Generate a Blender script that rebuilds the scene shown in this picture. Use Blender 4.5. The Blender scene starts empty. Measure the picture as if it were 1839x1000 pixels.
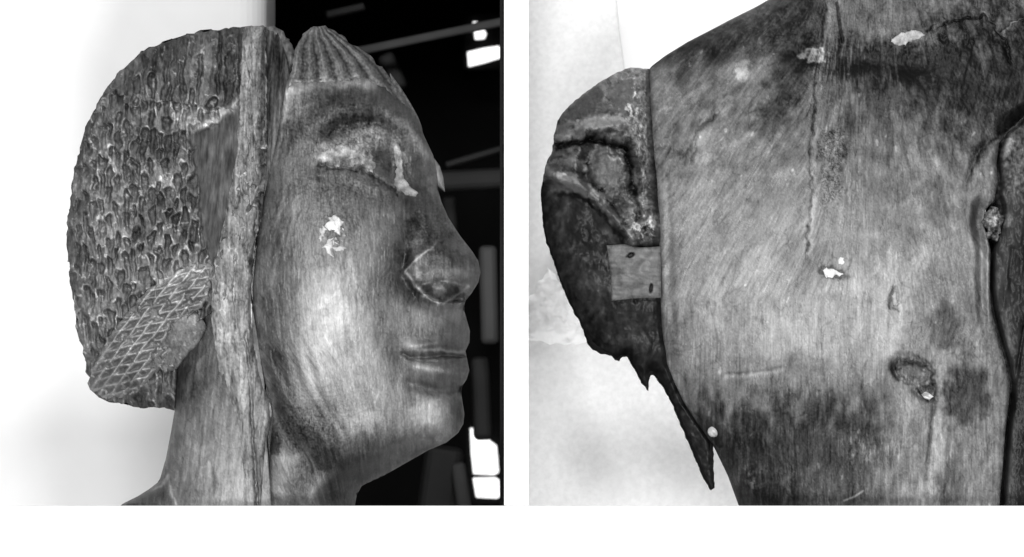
import bpy, math, random
import numpy as np

S = 0.0005            # metres for one pixel of the photograph, at the sculptures' plane (y = 0)
D = 10.0              # camera distance from that plane
UC, VB = 919.5, 908.0 # picture column of x = 0, picture row of the ledge top (z = 0)
scene = bpy.context.scene
C = scene.collection

# ------------------------------------------------------------------ camera, world, lamps, exposure
cam = bpy.data.cameras.new('camera')
cam.sensor_width = 36.0
cam.lens = 36.0 * D / (1839 * S)
cam.shift_y = (VB - 500.0) / 1839.0
cam.clip_end = 100
cam.dof.use_dof = True
cam.dof.focus_distance = D - 0.06
cam.dof.aperture_fstop = 22.0
camo = bpy.data.objects.new('camera', cam)
C.objects.link(camo)
camo.location = (0, -D, 0)
camo.rotation_euler = (math.pi / 2, 0, 0)
scene.camera = camo

w = bpy.data.worlds.new('World')
scene.world = w
w.use_nodes = True
w.node_tree.nodes['Background'].inputs[0].default_value = (1, 1, 1, 1)
w.node_tree.nodes['Background'].inputs[1].default_value = 0.24

def area(name, loc, target, size, power):
    l = bpy.data.lights.new(name, 'AREA')
    l.shape = 'DISK'; l.size = size; l.energy = power
    o = bpy.data.objects.new(name, l)
    C.objects.link(o)
    o.location = loc
    d = [target[i] - loc[i] for i in range(3)]
    from mathutils import Vector
    o.rotation_euler = Vector(d).to_track_quat('-Z', 'Y').to_euler()
    return o

area('key_lamp', (-0.75, -4.6, 1.7), (-0.2, 0, 0.2), 0.6, 86)
area('key_lamp', (0.10, -4.6, 1.7), (0.2, 0, 0.2), 0.6, 86)
area('low_lamp', (-0.25, -4.2, -0.62), (-0.05, 0, 0.25), 0.5, 112)
area('added_wall_fill', (-0.45, 0.16, 1.05), (-0.45, 0.56, 0.15), 0.4, 0.6)  # added fill above the view, whitens the wall behind the head
area('added_wall_fill', (0.30, 0.10, 1.05), (0.16, 0.42, 0.05), 0.3, 2.6)  # added fill above the view, whitens the torso's back wall
area('added_low_fill', (-0.48, 0.25, -0.18), (-0.50, 0.56, 0.12), 0.25, 0.75)  # added fill, hidden low down, brightens the foot of the head's wall
area('added_low_fill', (0.20, 0.24, -0.18), (0.18, 0.40, 0.12), 0.2, 0.55)  # added fill, hidden low down, brightens the foot of the torso's wall

vs = scene.view_settings
vs.view_transform = 'Standard'; vs.look = 'None'
vs.exposure = 0.0; vs.gamma = 1.0
vs.use_curve_mapping = False

# ------------------------------------------------------------------ numeric helpers
rng = np.random.RandomState(7)
PERM = rng.permutation(4096)
GRAD = np.stack([np.cos(np.linspace(0, 2 * np.pi, 64, endpoint=False)),
                 np.sin(np.linspace(0, 2 * np.pi, 64, endpoint=False))], -1)

def _h(ix, iy, seed):
    return PERM[(PERM[(PERM[(ix + seed * 131) & 4095] + iy) & 4095] + seed * 17) & 4095]

def gn(x, y, seed=0):
    ix = np.floor(x).astype(np.int64); iy = np.floor(y).astype(np.int64)
    fx = x - ix; fy = y - iy
    sx = fx * fx * fx * (fx * (fx * 6 - 15) + 10); sy = fy * fy * fy * (fy * (fy * 6 - 15) + 10)
    def g(dx, dy):
        k = GRAD[_h(ix + dx, iy + dy, seed) & 63]
        return k[..., 0] * (fx - dx) + k[..., 1] * (fy - dy)
    a = g(0, 0); b = g(1, 0); c = g(0, 1); d = g(1, 1)
    return ((a + sx * (b - a)) * (1 - sy) + (c + sx * (d - c)) * sy) * 1.5

def fbm(x, y, seed=0, o=3):
    s = 0; a = 1.0
    for i in range(o):
        s = s + a * gn(x * 2 ** i + 3.7 * i, y * 2 ** i + 1.3 * i, seed + i)
        a *= 0.5
    return s

def ss(e0, e1, x):
    t = np.clip((x - e0) / (e1 - e0), 0, 1)
    return t * t * (3 - 2 * t)

def G(u, v, cx, cy, rx, ry, rot=0):
    c, s = math.cos(math.radians(rot)), math.sin(math.radians(rot))
    x = (u - cx) * c + (v - cy) * s; y = -(u - cx) * s + (v - cy) * c
    return np.exp(-(x / rx) ** 2 - (y / ry) ** 2)

def patch(u, v, cx, cy, rx, ry, rot=0, rough=0.25, soft=0.15, scale=25, seed=5):
    c, s = math.cos(math.radians(rot)), math.sin(math.radians(rot))
    x = (u - cx) * c + (v - cy) * s; y = -(u - cx) * s + (v - cy) * c
    e = np.sqrt((x / rx) ** 2 + (y / ry) ** 2) + rough * fbm(u / scale, v / scale, seed + int(cx) % 50, 3)
    return ss(1 + soft, 1 - soft, e)

def streak(u, v, lx, ly, rot=0, seed=0, o=3):
    c, s = math.cos(math.radians(rot)), math.sin(math.radians(rot))
    x = (u - 0) * c + v * s; y = -u * s + v * c
    return fbm(x / lx, y / ly, seed, o)

def mot(u, v, sc, seed=0, st=1.0, o=4):
    wu = u + sc * 0.9 * fbm(u / sc / 1.3, v / sc / 1.3 / st, seed + 61, 2); wv = v + sc * 0.9 * st * fbm(u / sc / 1.3, v / sc / 1.3 / st, seed + 63, 2)
    return fbm(wu / sc, wv / sc / st, seed, o)

def curl(u, v, sc, seed=0, st=1.0, wd=0.10):
    return ss(wd, 0, np.abs(mot(u, v, sc, seed, st, 2)))

def pl(u, v, pts):
    """distance to a polyline and the parameter 0..1 along it"""
    p = np.array(pts, float); best = np.full(u.shape, 1e9); par = np.zeros(u.shape)
    n = len(p) - 1
    for i in range(n):
        a, b = p[i], p[i + 1]; ab = b - a; L = ab @ ab
        t = np.clip(((u - a[0]) * ab[0] + (v - a[1]) * ab[1]) / L, 0, 1)
        d = np.hypot(u - a[0] - t * ab[0], v - a[1] - t * ab[1])
        m = d < best
        best = np.where(m, d, best); par = np.where(m, (i + t) / n, par)
    return best, par

def line(u, v, pts, wd, wob=0, seed=3):
    if wob:
        uu = u + wob * fbm(u / 14, v / 14, seed, 2); vv = v + wob * fbm(u / 14, v / 14, seed + 9, 2)
    else:
        uu, vv = u, v
    d, t = pl(uu, vv, pts)
    return np.exp(-(d / wd) ** 2)

def smooth(poly, sub=4):
    p = np.array(poly, float); n = len(p); out = []
    for i in range(n):
        p0, p1, p2, p3 = p[i - 1], p[i], p[(i + 1) % n], p[(i + 2) % n]
        for k in range(sub):
            t = k / sub
            out.append(0.5 * ((2 * p1) + (-p0 + p2) * t + (2 * p0 - 5 * p1 + 4 * p2 - p3) * t * t + (-p0 + 3 * p1 - 3 * p2 + p3) * t ** 3))
    return np.array(out)

def ragged(poly, amp, scale, seed=1, step=4.0, is_open=False):
    p = np.array(poly, float); out = []
    for i in range(len(p) - (1 if is_open else 0)):
        a, b = p[i], p[(i + 1) % len(p)]
        n = max(1, int(np.hypot(*(b - a)) / step))
        for k in range(n): out.append(a + (b - a) * k / n)
    out = np.array(out)
    dx = fbm(out[:, 0] / scale, out[:, 1] / scale, seed, 3); dy = fbm(out[:, 0] / scale + 40, out[:, 1] / scale, seed, 3)
    return out + amp * np.stack([dx, dy], -1)

def sdf(poly, u, v, near=False):
    """signed distance, positive inside; optionally the nearest point on the outline"""
    p = np.asarray(poly, float); q = np.roll(p, -1, 0)
    best = np.full(u.shape, 1e18); ins = np.zeros(u.shape, bool)
    nx = np.zeros(u.shape); ny = np.zeros(u.shape)
    for a, b in zip(p, q):
        ab = b - a; L = ab @ ab + 1e-12
        t = np.clip(((u - a[0]) * ab[0] + (v - a[1]) * ab[1]) / L, 0, 1)
        cx = a[0] + t * ab[0]; cy = a[1] + t * ab[1]
        d = (u - cx) ** 2 + (v - cy) ** 2
        m = d < best
        best = np.where(m, d, best)
        if near:
            nx = np.where(m, cx, nx); ny = np.where(m, cy, ny)
        cond = (a[1] > v) != (b[1] > v)
        if a[1] != b[1]:
            ins ^= cond & (u < a[0] + (v - a[1]) / (b[1] - a[1]) * ab[0])
    sd = np.where(ins, 1, -1) * np.sqrt(best)
    return (sd, nx, ny) if near else sd

class Swell:
    """rounded body over an outline: elliptic cross-sections without creases (root of a Poisson solution)"""
    def __init__(self, poly, height, step=6.0, power=0.5):
        p = np.asarray(poly, float); self.poly = p
        self.lo = p.min(0) - 2 * step; hi = p.max(0) + 2 * step; self.step = step
        nx, ny = ((hi - self.lo) / step).astype(int) + 1
        u, v = np.meshgrid(self.lo[0] + np.arange(nx) * step, self.lo[1] + np.arange(ny) * step)
        m = (sdf(p, u, v) > 0).astype(float)
        h = np.zeros_like(m)
        for it in range(2600):
            n = np.zeros_like(h)
            n[1:-1, 1:-1] = 0.25 * (h[:-2, 1:-1] + h[2:, 1:-1] + h[1:-1, :-2] + h[1:-1, 2:]) + 1
            h = h + 1.0 * (n * m - h)
        self.h = h / h.max(); self.H = height; self.pw = power
    def __call__(self, u, v, sd=None, K=None):
        x = np.clip((u - self.lo[0]) / self.step, 0, self.h.shape[1] - 1.001)
        y = np.clip((v - self.lo[1]) / self.step, 0, self.h.shape[0] - 1.001)
        i = x.astype(int); j = y.astype(int); fx = x - i; fy = y - j; h = self.h
        r = (h[j, i] * (1 - fx) + h[j, i + 1] * fx) * (1 - fy) + (h[j + 1, i] * (1 - fx) + h[j + 1, i + 1] * fx) * fy
        d = self.H * np.maximum(r, 0) ** self.pw
        if sd is not None:
            e = np.sqrt(np.maximum(sd, 0) * (K or 260))
            d = np.where(sd < 40, d * e / np.sqrt(d * d + e * e + 1e-9) * 1.0 + (d - d * e / np.sqrt(d * d + e * e + 1e-9)) * ss(0, 40, sd), d)
        return d

def lin(t):
    t = np.clip(108 + (t - 108) * 1.10, 12, 250) / 255.0
    return np.where(t < 0.04045, t / 12.92, ((t + 0.055) / 1.055) ** 2.4)

# ------------------------------------------------------------------ object helpers
def tag(o, label=None, cat=None, group=None, kind=None):
    if label: o['label'] = label
    if cat: o['category'] = cat
    if group: o['group'] = group
    if kind: o['kind'] = kind
    return o

def empty(name, loc):
    o = bpy.data.objects.new(name, None); C.objects.link(o); o.location = loc
    o.empty_display_size = 0.05
    return o

def mesh_obj(name, verts, faces, mat, parent=None, tone=None, smooth_shade=True):
    me = bpy.data.meshes.new(name)
    verts = np.asarray(verts, np.float32)
    quads = np.asarray(faces, np.int32)
    if parent is not None:
        verts = verts - np.array(parent.location, np.float32)
    me.vertices.add(len(verts)); me.vertices.foreach_set('co', verts.ravel())
    k = quads.shape[1]
    me.loops.add(quads.size); me.loops.foreach_set('vertex_index', quads.ravel())
    me.polygons.add(len(quads)); me.polygons.foreach_set('loop_start', np.arange(len(quads), dtype=np.int32) * k)
    me.update(calc_edges=True)
    if tone is not None:
        at = me.attributes.new('tone', 'FLOAT', 'POINT')
        at.data.foreach_set('value', np.asarray(tone, np.float32))
    me.polygons.foreach_set('use_smooth', np.full(len(quads), smooth_shade))
    me.materials.append(mat)
    o = bpy.data.objects.new(name, me); C.objects.link(o)
    if parent is not None: o.parent = parent
    return o

def grid_in(poly, step):
    p = np.asarray(poly, float); lo = p.min(0) - step * 1.5; hi = p.max(0) + step * 1.5
    nx, ny = ((hi - lo) / step).astype(int) + 2
    u, v = np.meshgrid(lo[0] + np.arange(nx) * step, lo[1] + np.arange(ny) * step)
    sd = sdf(p, u, v)
    ins = sd > 0
    q = ins[:-1, :-1] | ins[1:, :-1] | ins[:-1, 1:] | ins[1:, 1:]
    jj, ii = np.nonzero(q)
    f = np.stack([jj * nx + ii, (jj + 1) * nx + ii, (jj + 1) * nx + ii + 1, jj * nx + ii + 1], -1)
    used = np.zeros(nx * ny, bool); used[f.ravel()] = True
    remap = np.cumsum(used) - 1
    f = remap[f]
    u = u.ravel()[used]; v = v.ravel()[used]; sd = sd.ravel()[used]
    out = sd <= 0
    _, cx, cy = sdf(p, u[out], v[out], True)
    u[out] = cx; v[out] = cy; sd[out] = 0
    return u, v, sd, f

def relief(name, poly, depth, tone, mat, parent, step=1.5, back=None, skirt=30, label=None, bstep=9.0):
    """a solid carved body: front surface from depth(u, v, sd) in pixels towards the viewer, a rim, and a rounded back"""
    u, v, sd, f = grid_in(poly, step)
    d = depth(u, v, sd); t = lin(tone(u, v, sd, d)) + np.zeros_like(u)
    V = np.stack([(u - UC) * S, -d * S, (VB - v) * S], -1)
    # rim
    e = np.concatenate([f[:, [0, 1]], f[:, [1, 2]], f[:, [2, 3]], f[:, [3, 0]]])
    key = np.sort(e, 1); key = key[:, 0].astype(np.int64) * len(u) + key[:, 1]
    un, inv, cnt = np.unique(key, return_inverse=True, return_counts=True)
    be = e[cnt[inv] == 1]
    bv, binv = np.unique(be, return_inverse=True); binv = binv.reshape(be.shape)
    lowd = (np.full(len(bv), -2.0) if back else d[bv] - skirt)
    R = np.stack([(u[bv] - UC) * S, -np.minimum(lowd, d[bv] - 1) * S, (VB - v[bv]) * S], -1)
    n0 = len(u)
    sk = np.stack([be[:, 1], be[:, 0], n0 + binv[:, 0], n0 + binv[:, 1]], -1)
    Vs = [V, R]; Fs = [f, sk]; Ts = [t, t[bv]]
    n1 = n0 + len(bv)
    if back:
        u2, v2, s2, f2 = grid_in(poly, bstep)
        d2 = -2.0 - back(u2, v2, s2)
        Vs.append(np.stack([(u2 - UC) * S, -d2 * S, (VB - v2) * S], -1))
        Fs.append(f2[:, ::-1] + n1); Ts.append(np.full(len(u2), float(np.median(t))))
    o = mesh_obj(name, np.concatenate(Vs), np.concatenate(Fs), mat, parent, np.concatenate(Ts))
    if label: o['label'] = label
    return o

def box(name, x0, x1, y0, y1, z0, z1, mat, parent=None, bevel=0.0):
    v = np.array([(x, y, z) for x in (x0, x1) for y in (y0, y1) for z in (z0, z1)])
    f = [(0, 1, 3, 2), (4, 6, 7, 5), (0, 4, 5, 1), (2, 3, 7, 6), (0, 2, 6, 4), (1, 5, 7, 3)]
    o = mesh_obj(name, v, f, mat, parent, smooth_shade=False)
    if bevel:
        m = o.modifiers.new('bevel', 'BEVEL'); m.width = bevel; m.segments = 3
    return o

def px(u, y=0.0): return (u - UC) * S * (D + y) / D      # where a column / row of the picture lies on a plane at depth y
def pz(v, y=0.0): return (VB - v) * S * (D + y) / D

def prism(name, pts, y0, y1, mat, parent=None, bevel=0.0):
    """a slab with a polygon outline (picture coordinates measured on the plane y0), from y0 back to y1"""
    n = len(pts)
    v = [(px(u, y0), y0, pz(w_, y0)) for u, w_ in pts] + [(px(u, y0), y1, pz(w_, y0)) for u, w_ in pts]
    me = bpy.data.meshes.new(name)
    fs = [tuple(range(n)), tuple(range(2 * n - 1, n - 1, -1))] + [(i, n + i, n + (i + 1) % n, (i + 1) % n) for i in range(n)]
    if parent is not None:
        l = parent.location; v = [(a - l[0], b - l[1], c - l[2]) for a, b, c in v]
    me.from_pydata(v, [], fs); me.update()
    import bmesh
    bm = bmesh.new(); bm.from_mesh(me); bmesh.ops.recalc_face_normals(bm, faces=bm.faces); bm.to_mesh(me); bm.free()
    me.materials.append(mat)
    o = bpy.data.objects.new(name, me); C.objects.link(o)
    if parent is not None: o.parent = parent
    if bevel:
        m = o.modifiers.new('bevel', 'BEVEL'); m.width = bevel; m.segments = 3
    return o

# ------------------------------------------------------------------ materials
def new_mat(name):
    m = bpy.data.materials.new(name); m.use_nodes = True
    nt = m.node_tree
    return m, nt, nt.nodes['Principled BSDF']

def wood_mat(name, rough=0.5, spec=0.16, gain=1.0, bump=0.25, stretch=4.0):
    m, nt, b = new_mat(name)
    N = nt.nodes.new; L = nt.links.new
    at = N('ShaderNodeAttribute'); at.attribute_name = 'tone'
    tc = N('ShaderNodeTexCoord'); mp = N('ShaderNodeMapping')
    mp.inputs['Scale'].default_value = (700, 300, 700 / stretch)
    L(tc.outputs['Object'], mp.inputs[0])
    no = N('ShaderNodeTexNoise'); no.inputs['Scale'].default_value = 1.0; no.inputs['Detail'].default_value = 5; no.inputs['Roughness'].default_value = 0.65
    L(mp.outputs[0], no.inputs['Vector'])
    mr = N('ShaderNodeMapRange'); mr.inputs['From Min'].default_value = 0.25; mr.inputs['From Max'].default_value = 0.75
    mr.inputs['To Min'].default_value = 0.84 * gain; mr.inputs['To Max'].default_value = 1.16 * gain
    L(no.outputs['Fac'], mr.inputs['Value'])
    mu = N('ShaderNodeMath'); mu.operation = 'MULTIPLY'
    L(at.outputs['Fac'], mu.inputs[0]); L(mr.outputs[0], mu.inputs[1])
    L(mu.outputs[0], b.inputs['Base Color'])
    b.inputs['Specular IOR Level'].default_value = spec
    mr2 = N('ShaderNodeMapRange'); mr2.inputs['To Min'].default_value = rough - 0.12; mr2.inputs['To Max'].default_value = rough + 0.15
    L(no.outputs['Fac'], mr2.inputs['Value']); L(mr2.outputs[0], b.inputs['Roughness'])
    bp = N('ShaderNodeBump'); bp.inputs['Strength'].default_value = bump; bp.inputs['Distance'].default_value = 0.0006
    L(no.outputs['Fac'], bp.inputs['Height']); L(bp.outputs[0], b.inputs['Normal'])
    return m

def plain_mat(name, col, rough=0.6, var=0.08, scale=30, spec=0.3, detail=4, bump=0.0):
    m, nt, b = new_mat(name)
    N = nt.nodes.new; L = nt.links.new
    tc = N('ShaderNodeTexCoord'); no = N('ShaderNodeTexNoise')
    no.inputs['Scale'].default_value = scale; no.inputs['Detail'].default_value = detail
    L(tc.outputs['Object'], no.inputs['Vector'])
    mr = N('ShaderNodeMapRange'); mr.inputs['From Min'].default_value = 0.3; mr.inputs['From Max'].default_value = 0.7
    mr.inputs['To Min'].default_value = col * (1 - var); mr.inputs['To Max'].default_value = min(0.95, col * (1 + var))
    L(no.outputs['Fac'], mr.inputs['Value']); L(mr.outputs[0], b.inputs['Base Color'])
    b.inputs['Roughness'].default_value = rough; b.inputs['Specular IOR Level'].default_value = spec
    if bump:
        bp = N('ShaderNodeBump'); bp.inputs['Strength'].default_value = bump; bp.inputs['Distance'].default_value = 0.002
        L(no.outputs['Fac'], bp.inputs['Height']); L(bp.outputs[0], b.inputs['Normal'])
    return m

def glow_mat(name, strength):
    m, nt, b = new_mat(name)
    e = nt.nodes.new('ShaderNodeEmission'); e.inputs[0].default_value = (1, 1, 1, 1); e.inputs[1].default_value = strength
    nt.links.new(e.outputs[0], nt.nodes['Material Output'].inputs[0])
    return m

def speckle_mat(name, col, spots):
    m = plain_mat(name, col, 0.6, 0.02, 60, bump=0.03)
    nt = m.node_tree; N = nt.nodes.new; L = nt.links.new; b = nt.nodes['Principled BSDF']
    src = b.inputs['Base Color'].links[0].from_socket
    tc = N('ShaderNodeTexCoord'); n = N('ShaderNodeTexNoise'); n.inputs['Scale'].default_value = 32; n.inputs['Detail'].default_value = 3
    L(tc.outputs['Object'], n.inputs['Vector'])
    r = N('ShaderNodeMapRange'); r.inputs['From Min'].default_value = 0.66; r.inputs['From Max'].default_value = 0.75
    r.inputs['To Min'].default_value = 1.0; r.inputs['To Max'].default_value = 1 - spots
    L(n.outputs['Fac'], r.inputs['Value'])
    n2 = N('ShaderNodeTexNoise'); n2.inputs['Scale'].default_value = 220; n2.inputs['Detail'].default_value = 3
    L(tc.outputs['Object'], n2.inputs['Vector'])
    r2 = N('ShaderNodeMapRange'); r2.inputs['From Min'].default_value = 0.3; r2.inputs['From Max'].default_value = 0.7
    r2.inputs['To Min'].default_value = 0.93; r2.inputs['To Max'].default_value = 1.05
    L(n2.outputs['Fac'], r2.inputs['Value'])
    a = N('ShaderNodeMath'); a.operation = 'MULTIPLY'; L(src, a.inputs[0]); L(r.outputs[0], a.inputs[1])
    a2 = N('ShaderNodeMath'); a2.operation = 'MULTIPLY'; L(a.outputs[0], a2.inputs[0]); L(r2.outputs[0], a2.inputs[1])
    L(a2.outputs[0], b.inputs['Base Color'])
    return m

WOOD = wood_mat('worn_wood')
POLISHED = wood_mat('polished_wood', rough=0.40, spec=0.26, bump=0.3, stretch=2.5)
ROUGHWOOD = wood_mat('weathered_wood', rough=0.62, spec=0.1, bump=0.5, stretch=2.0)
DARKWOOD = wood_mat('charred_wood', rough=0.42, spec=0.2, bump=0.5, stretch=2.0)
GESSO = wood_mat('gesso', rough=0.75, spec=0.1, bump=0.35, stretch=1.0)
WHITE = plain_mat('white_paint', 0.90, 0.6, 0.01, 8)
PLASTER = plain_mat('white_plaster', 0.80, 0.7, 0.03, 14, bump=0.05)
BRIGHT = plain_mat('bright_plaster', 0.9, 0.7, 0.015, 9)
GREYPL = speckle_mat('pale_plaster', 0.80, 0.02)
STONE = speckle_mat('pale_stone', 0.82, 0.10)
CLOTH = plain_mat('white_cloth', 0.9, 0.8, 0.02, 20)
DARK = plain_mat('dark_room_paint', 0.012, 0.8, 0.3, 4, spec=0.1)
TIMBER = plain_mat('dark_timber', 0.03, 0.6, 0.4, 12)
GREYT = plain_mat('grey_timber', 0.09, 0.6, 0.3, 15)
PALEP = plain_mat('pale_post_paint', 0.10, 0.5, 0.2, 10)
DAY = glow_mat('daylight_pane', 1.6)

# ------------------------------------------------------------------ setting
def struct(o): o['kind'] = 'structure'; return o
struct(box('margin_ledge', -0.75, 0.75, -0.126, 0.20, -0.30, 0.0, WHITE, bevel=0.0015))  # added slab standing in for the white page margin
struct(box('gutter_partition', px(905.5, -0.12), px(949, -0.12), -0.12, 2.6, 0.0002, 0.75, WHITE))  # added slab standing in for the white page gutter between the bays
YA = 0.55
# bay of the head: a white wall that turns a rounded corner, and a dark room beyond it
pts = []
c0 = px(478, YA)
for k in range(9):
    a = math.pi / 2 * k / 8
    pts.append((c0 - 0.03 + 0.03 * math.sin(a), YA + 0.03 - 0.03 * math.cos(a)))
prof = [(-1.0, YA)] + pts + [(c0, 0.95), (-1.0, 0.95)]
v = [(x, y, -0.3) for x, y in prof] + [(x, y, 0.9) for x, y in prof]; n = len(prof)
me = bpy.data.meshes.new('white_wall')
me.from_pydata(v, [], [(i, (i + 1) % n, n + (i + 1) % n, n + i) for i in range(n)] + [tuple(range(n))[::-1], tuple(range(n, 2 * n))])
me.materials.append(PLASTER)
o = bpy.data.objects.new('white_wall', me); C.objects.link(o); struct(o)
struct(box('room_back_wall', -0.8, px(905, -0.12) - 0.001, 2.5, 2.56, -0.3, 0.9, DARK))
struct(box('room_ceiling', -0.8, px(905, -0.12) - 0.001, 0.96, 2.5, 0.70, 0.9, DARK))
struct(box('room_side_wall', -0.79, -0.75, 0.96, 2.5, -0.3, 0.7, DARK))
struct(box('room_floor', -0.75, px(905, -0.12) - 0.001, 0.96, 2.5, -0.3, -0.2, DARK))
struct(box('room_lining', px(905, -0.12) - 0.004, px(905, -0.12) - 0.0015, 0.3, 2.5, 0.0, 0.7, DARK))

YR = 1.7
def bar(name, a, b, width, y, mat, thick=0.03, parent=None):
    ax, az, bx_, bz = px(a[0], y), pz(a[1], y), px(b[0], y), pz(b[1], y)
    L = math.hypot(bx_ - ax, bz - az); nx, nz = -(bz - az) / L * width / 2, (bx_ - ax) / L * width / 2
    v = []
    for yy in (y, y + thick):
        v += [(ax + nx, yy, az + nz), (bx_ + nx, yy, bz + nz), (bx_ - nx, yy, bz - nz), (ax - nx, yy, az - nz)]
    f = [(0, 1, 2, 3), (7, 6, 5, 4), (0, 4, 5, 1), (1, 5, 6, 2), (2, 6, 7, 3), (3, 7, 4, 0)]
    me = bpy.data.meshes.new(name); me.from_pydata(v, [], f); me.materials.append(mat)
    o = bpy.data.objects.new(name, me); C.objects.link(o)
    m = o.modifiers.new('bevel', 'BEVEL'); m.width = min(width, thick) * 0.3; m.segments = 3
    return o
tag(bar('pole', (640, 92), (905, 38), 0.009, 1.5, GREYT, 0.008), 'slim grey pole slanting across the dark room above the head', 'pole')
tag(bar('roof_beam', (690, 96), (720, 160), 0.018, 1.6, TIMBER), 'short dark timber brace behind the crest of the carved head', 'beam')
tag(bar('cross_beam', (780, 325), (915, 318), 0.022, 1.5, TIMBER), 'dark horizontal timber rail behind the nose bridge of the head', 'beam')
tag(bar('pale_post', (876, 440), (880, 618), 0.019, 1.4, PALEP), 'pale upright post standing behind the nose tip', 'post')
tag(bar('grey_post', (862, 640), (868, 790), 0.02, 1.5, TIMBER), 'dim grey upright post above the lower right window', 'post')
tag(bar('slanted_board', (800, 800), (782, 930), 0.042, 1.4, TIMBER), 'broad dim grey board leaning below the chin', 'board')
tag(bar('leaning_slat', (822, 830), (836, 930), 0.015, 1.35, GREYT), 'narrow grey slat leaning beside the lower right window', 'slat')

tag(bar('rafter', (585, 26), (655, 10), 0.008, 1.6, TIMBER), 'faint dark rafter end above the crest of the carved head', 'beam')
tag(bar('diagonal_brace', (800, 296), (915, 262), 0.007, 1.8, TIMBER), 'thin dim diagonal brace above the horizontal rail behind the nose bridge', 'beam')
tag(bar('wall_stud', (806, 352), (812, 470), 0.016, 2.0, TIMBER), 'dim upright stud below the horizontal rail, beside the nose', 'post')
def window(label, frame, panes, y):
    cx = sum(p[0] for p in frame) / len(frame); cv = max(p[1] for p in frame)
    r = empty('window', (px(cx, y), y, pz(cv, y)))
    tag(r, label, 'window')
    prism('frame', frame, y + 0.004, y + 0.03, DARK, r)
    for p in panes: prism('pane', p, y, y + 0.0035, DAY, r, bevel=0.0012)
window('bright roof window in the dark room above the face', [(835, 25), (905, 25), (905, 125), (832, 125)],
       [[(849, 38), (860, 40), (874, 60), (870, 70), (853, 71)], [(839, 93), (868, 86), (896, 82), (902, 90), (902, 103), (870, 113), (841, 120)]], 2.3)
window('bright many-paned window in the dark room beside the chin', [(838, 760), (904.5, 760), (904.5, 905), (838, 905)],
       [[(844, 768), (852, 770), (892, 800), (896, 848), (888, 853), (850, 851), (846, 815)],
        [(849, 858), (890, 857), (897, 862), (898, 892), (892, 895), (855, 893)],
        [(899, 816), (904, 816), (904, 852), (901, 852)], [(901, 859), (904, 859), (904, 893), (902, 893)]], 2.3)

# bay of the torso: white wall, a pale wall panel standing proud of it, a speckled stone slab, a white cloth
YB = 0.42
struct(box('back_wall', px(949, -0.12) + 0.001, 0.9, YB, YB + 0.06, -0.3, 0.8, BRIGHT))
o = prism('wall_panel', [(930, -60), (1106, -60), (1108, 15), (1113, 60), (1120, 110), (1128, 330), (1140, 640), (930, 640)], YB - 0.012, YB - 0.001, GREYPL, bevel=0.003); struct(o)
o = prism('stone_slab', [(930, 598), (1048, 604), (1500, 620), (1500, 960), (930, 960)], YB - 0.05, YB - 0.013, STONE, bevel=0.003); struct(o)

# ================================================================== THE CARVED HEAD
CREST = [(521, 160), (526, 128), (532, 96), (546, 62), (561, 47), (578, 47), (601, 54), (628, 75), (655, 93), (682, 117), (709, 150), (724, 176),
         (735, 192), (725, 190), (705, 172), (690, 160), (664, 149), (640, 144), (618, 152), (600, 150), (575, 153), (552, 154)]
FACE_R = [(700, 140), (735, 188), (752, 220), (762, 245), (778, 279), (785, 310), (786, 338), (793, 363), (805, 390), (826, 423), (847, 450), (859, 469), (863, 489), (859, 507), (848, 525),
          (836, 540), (833, 555), (838, 573), (844, 594), (843, 615), (836, 630), (840, 650), (843, 665), (838, 681), (828, 697), (830, 718), (834, 743), (832, 761), (823, 777),
          (801, 795), (770, 808), (733, 829), (689, 854), (650, 872), (641, 888), (637, 909)]
FACE_L = [(478, 909), (482, 850), (487, 790), (493, 755), (490, 722), (478, 686), (466, 640), (458, 590), (457, 520), (463, 450), (470, 390), (480, 345), (492, 295), (502, 245), (510, 200), (518, 150)]
HAIR_OUT = [(314, 735), (286, 733), (249, 730), (218, 724), (190, 718), (174, 710), (165, 699), (159, 677), (153, 646), (143, 612), (139, 585), (133, 546), (127, 510), (124, 474), (120, 438), (121, 396), (127, 345),
            (131, 324), (142, 270), (154, 228), (169, 198), (190, 159), (211, 133), (232, 114), (259, 90), (289, 78), (322, 67), (346, 60), (385, 54), (418, 48), (450, 47), (478, 47)]
HEAD = HAIR_OUT[::-1]
HEAD = [(478, 47), (520, 52), (561, 47), (578, 47), (601, 54), (628, 75), (655, 93), (682, 117), (709, 150)] + FACE_R[1:-1] + [(637, 909), (632, 1150), (150, 1150), (205, 915), (249, 891), (267, 879), (286, 864), (298, 823), (308, 774)] + HAIR_OUT
head_base = Swell(HEAD, 215)
head = empty('wooden_bust', (px(450), 0, 0))
tag(head, 'weathered wooden carved head of a woman in profile, netted hair and fluted crest', 'sculpture')

def hb(u, v): return head_base(u, v)
def hback(u, v, sd): return np.minimum(0.75 * hb(u, v), np.sqrt(np.maximum(sd, 0) * 300))
HEADA = np.array(HEAD)
def outer(u, v): return sdf(HEADA, u, v)
def edge(d, so, K=260):
    e = np.sqrt(np.maximum(so, 0) * K)
    m = d * e / np.sqrt(d * d + e * e + 1e-9)
    return m + (d - m) * ss(0, 45, so)

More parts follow.
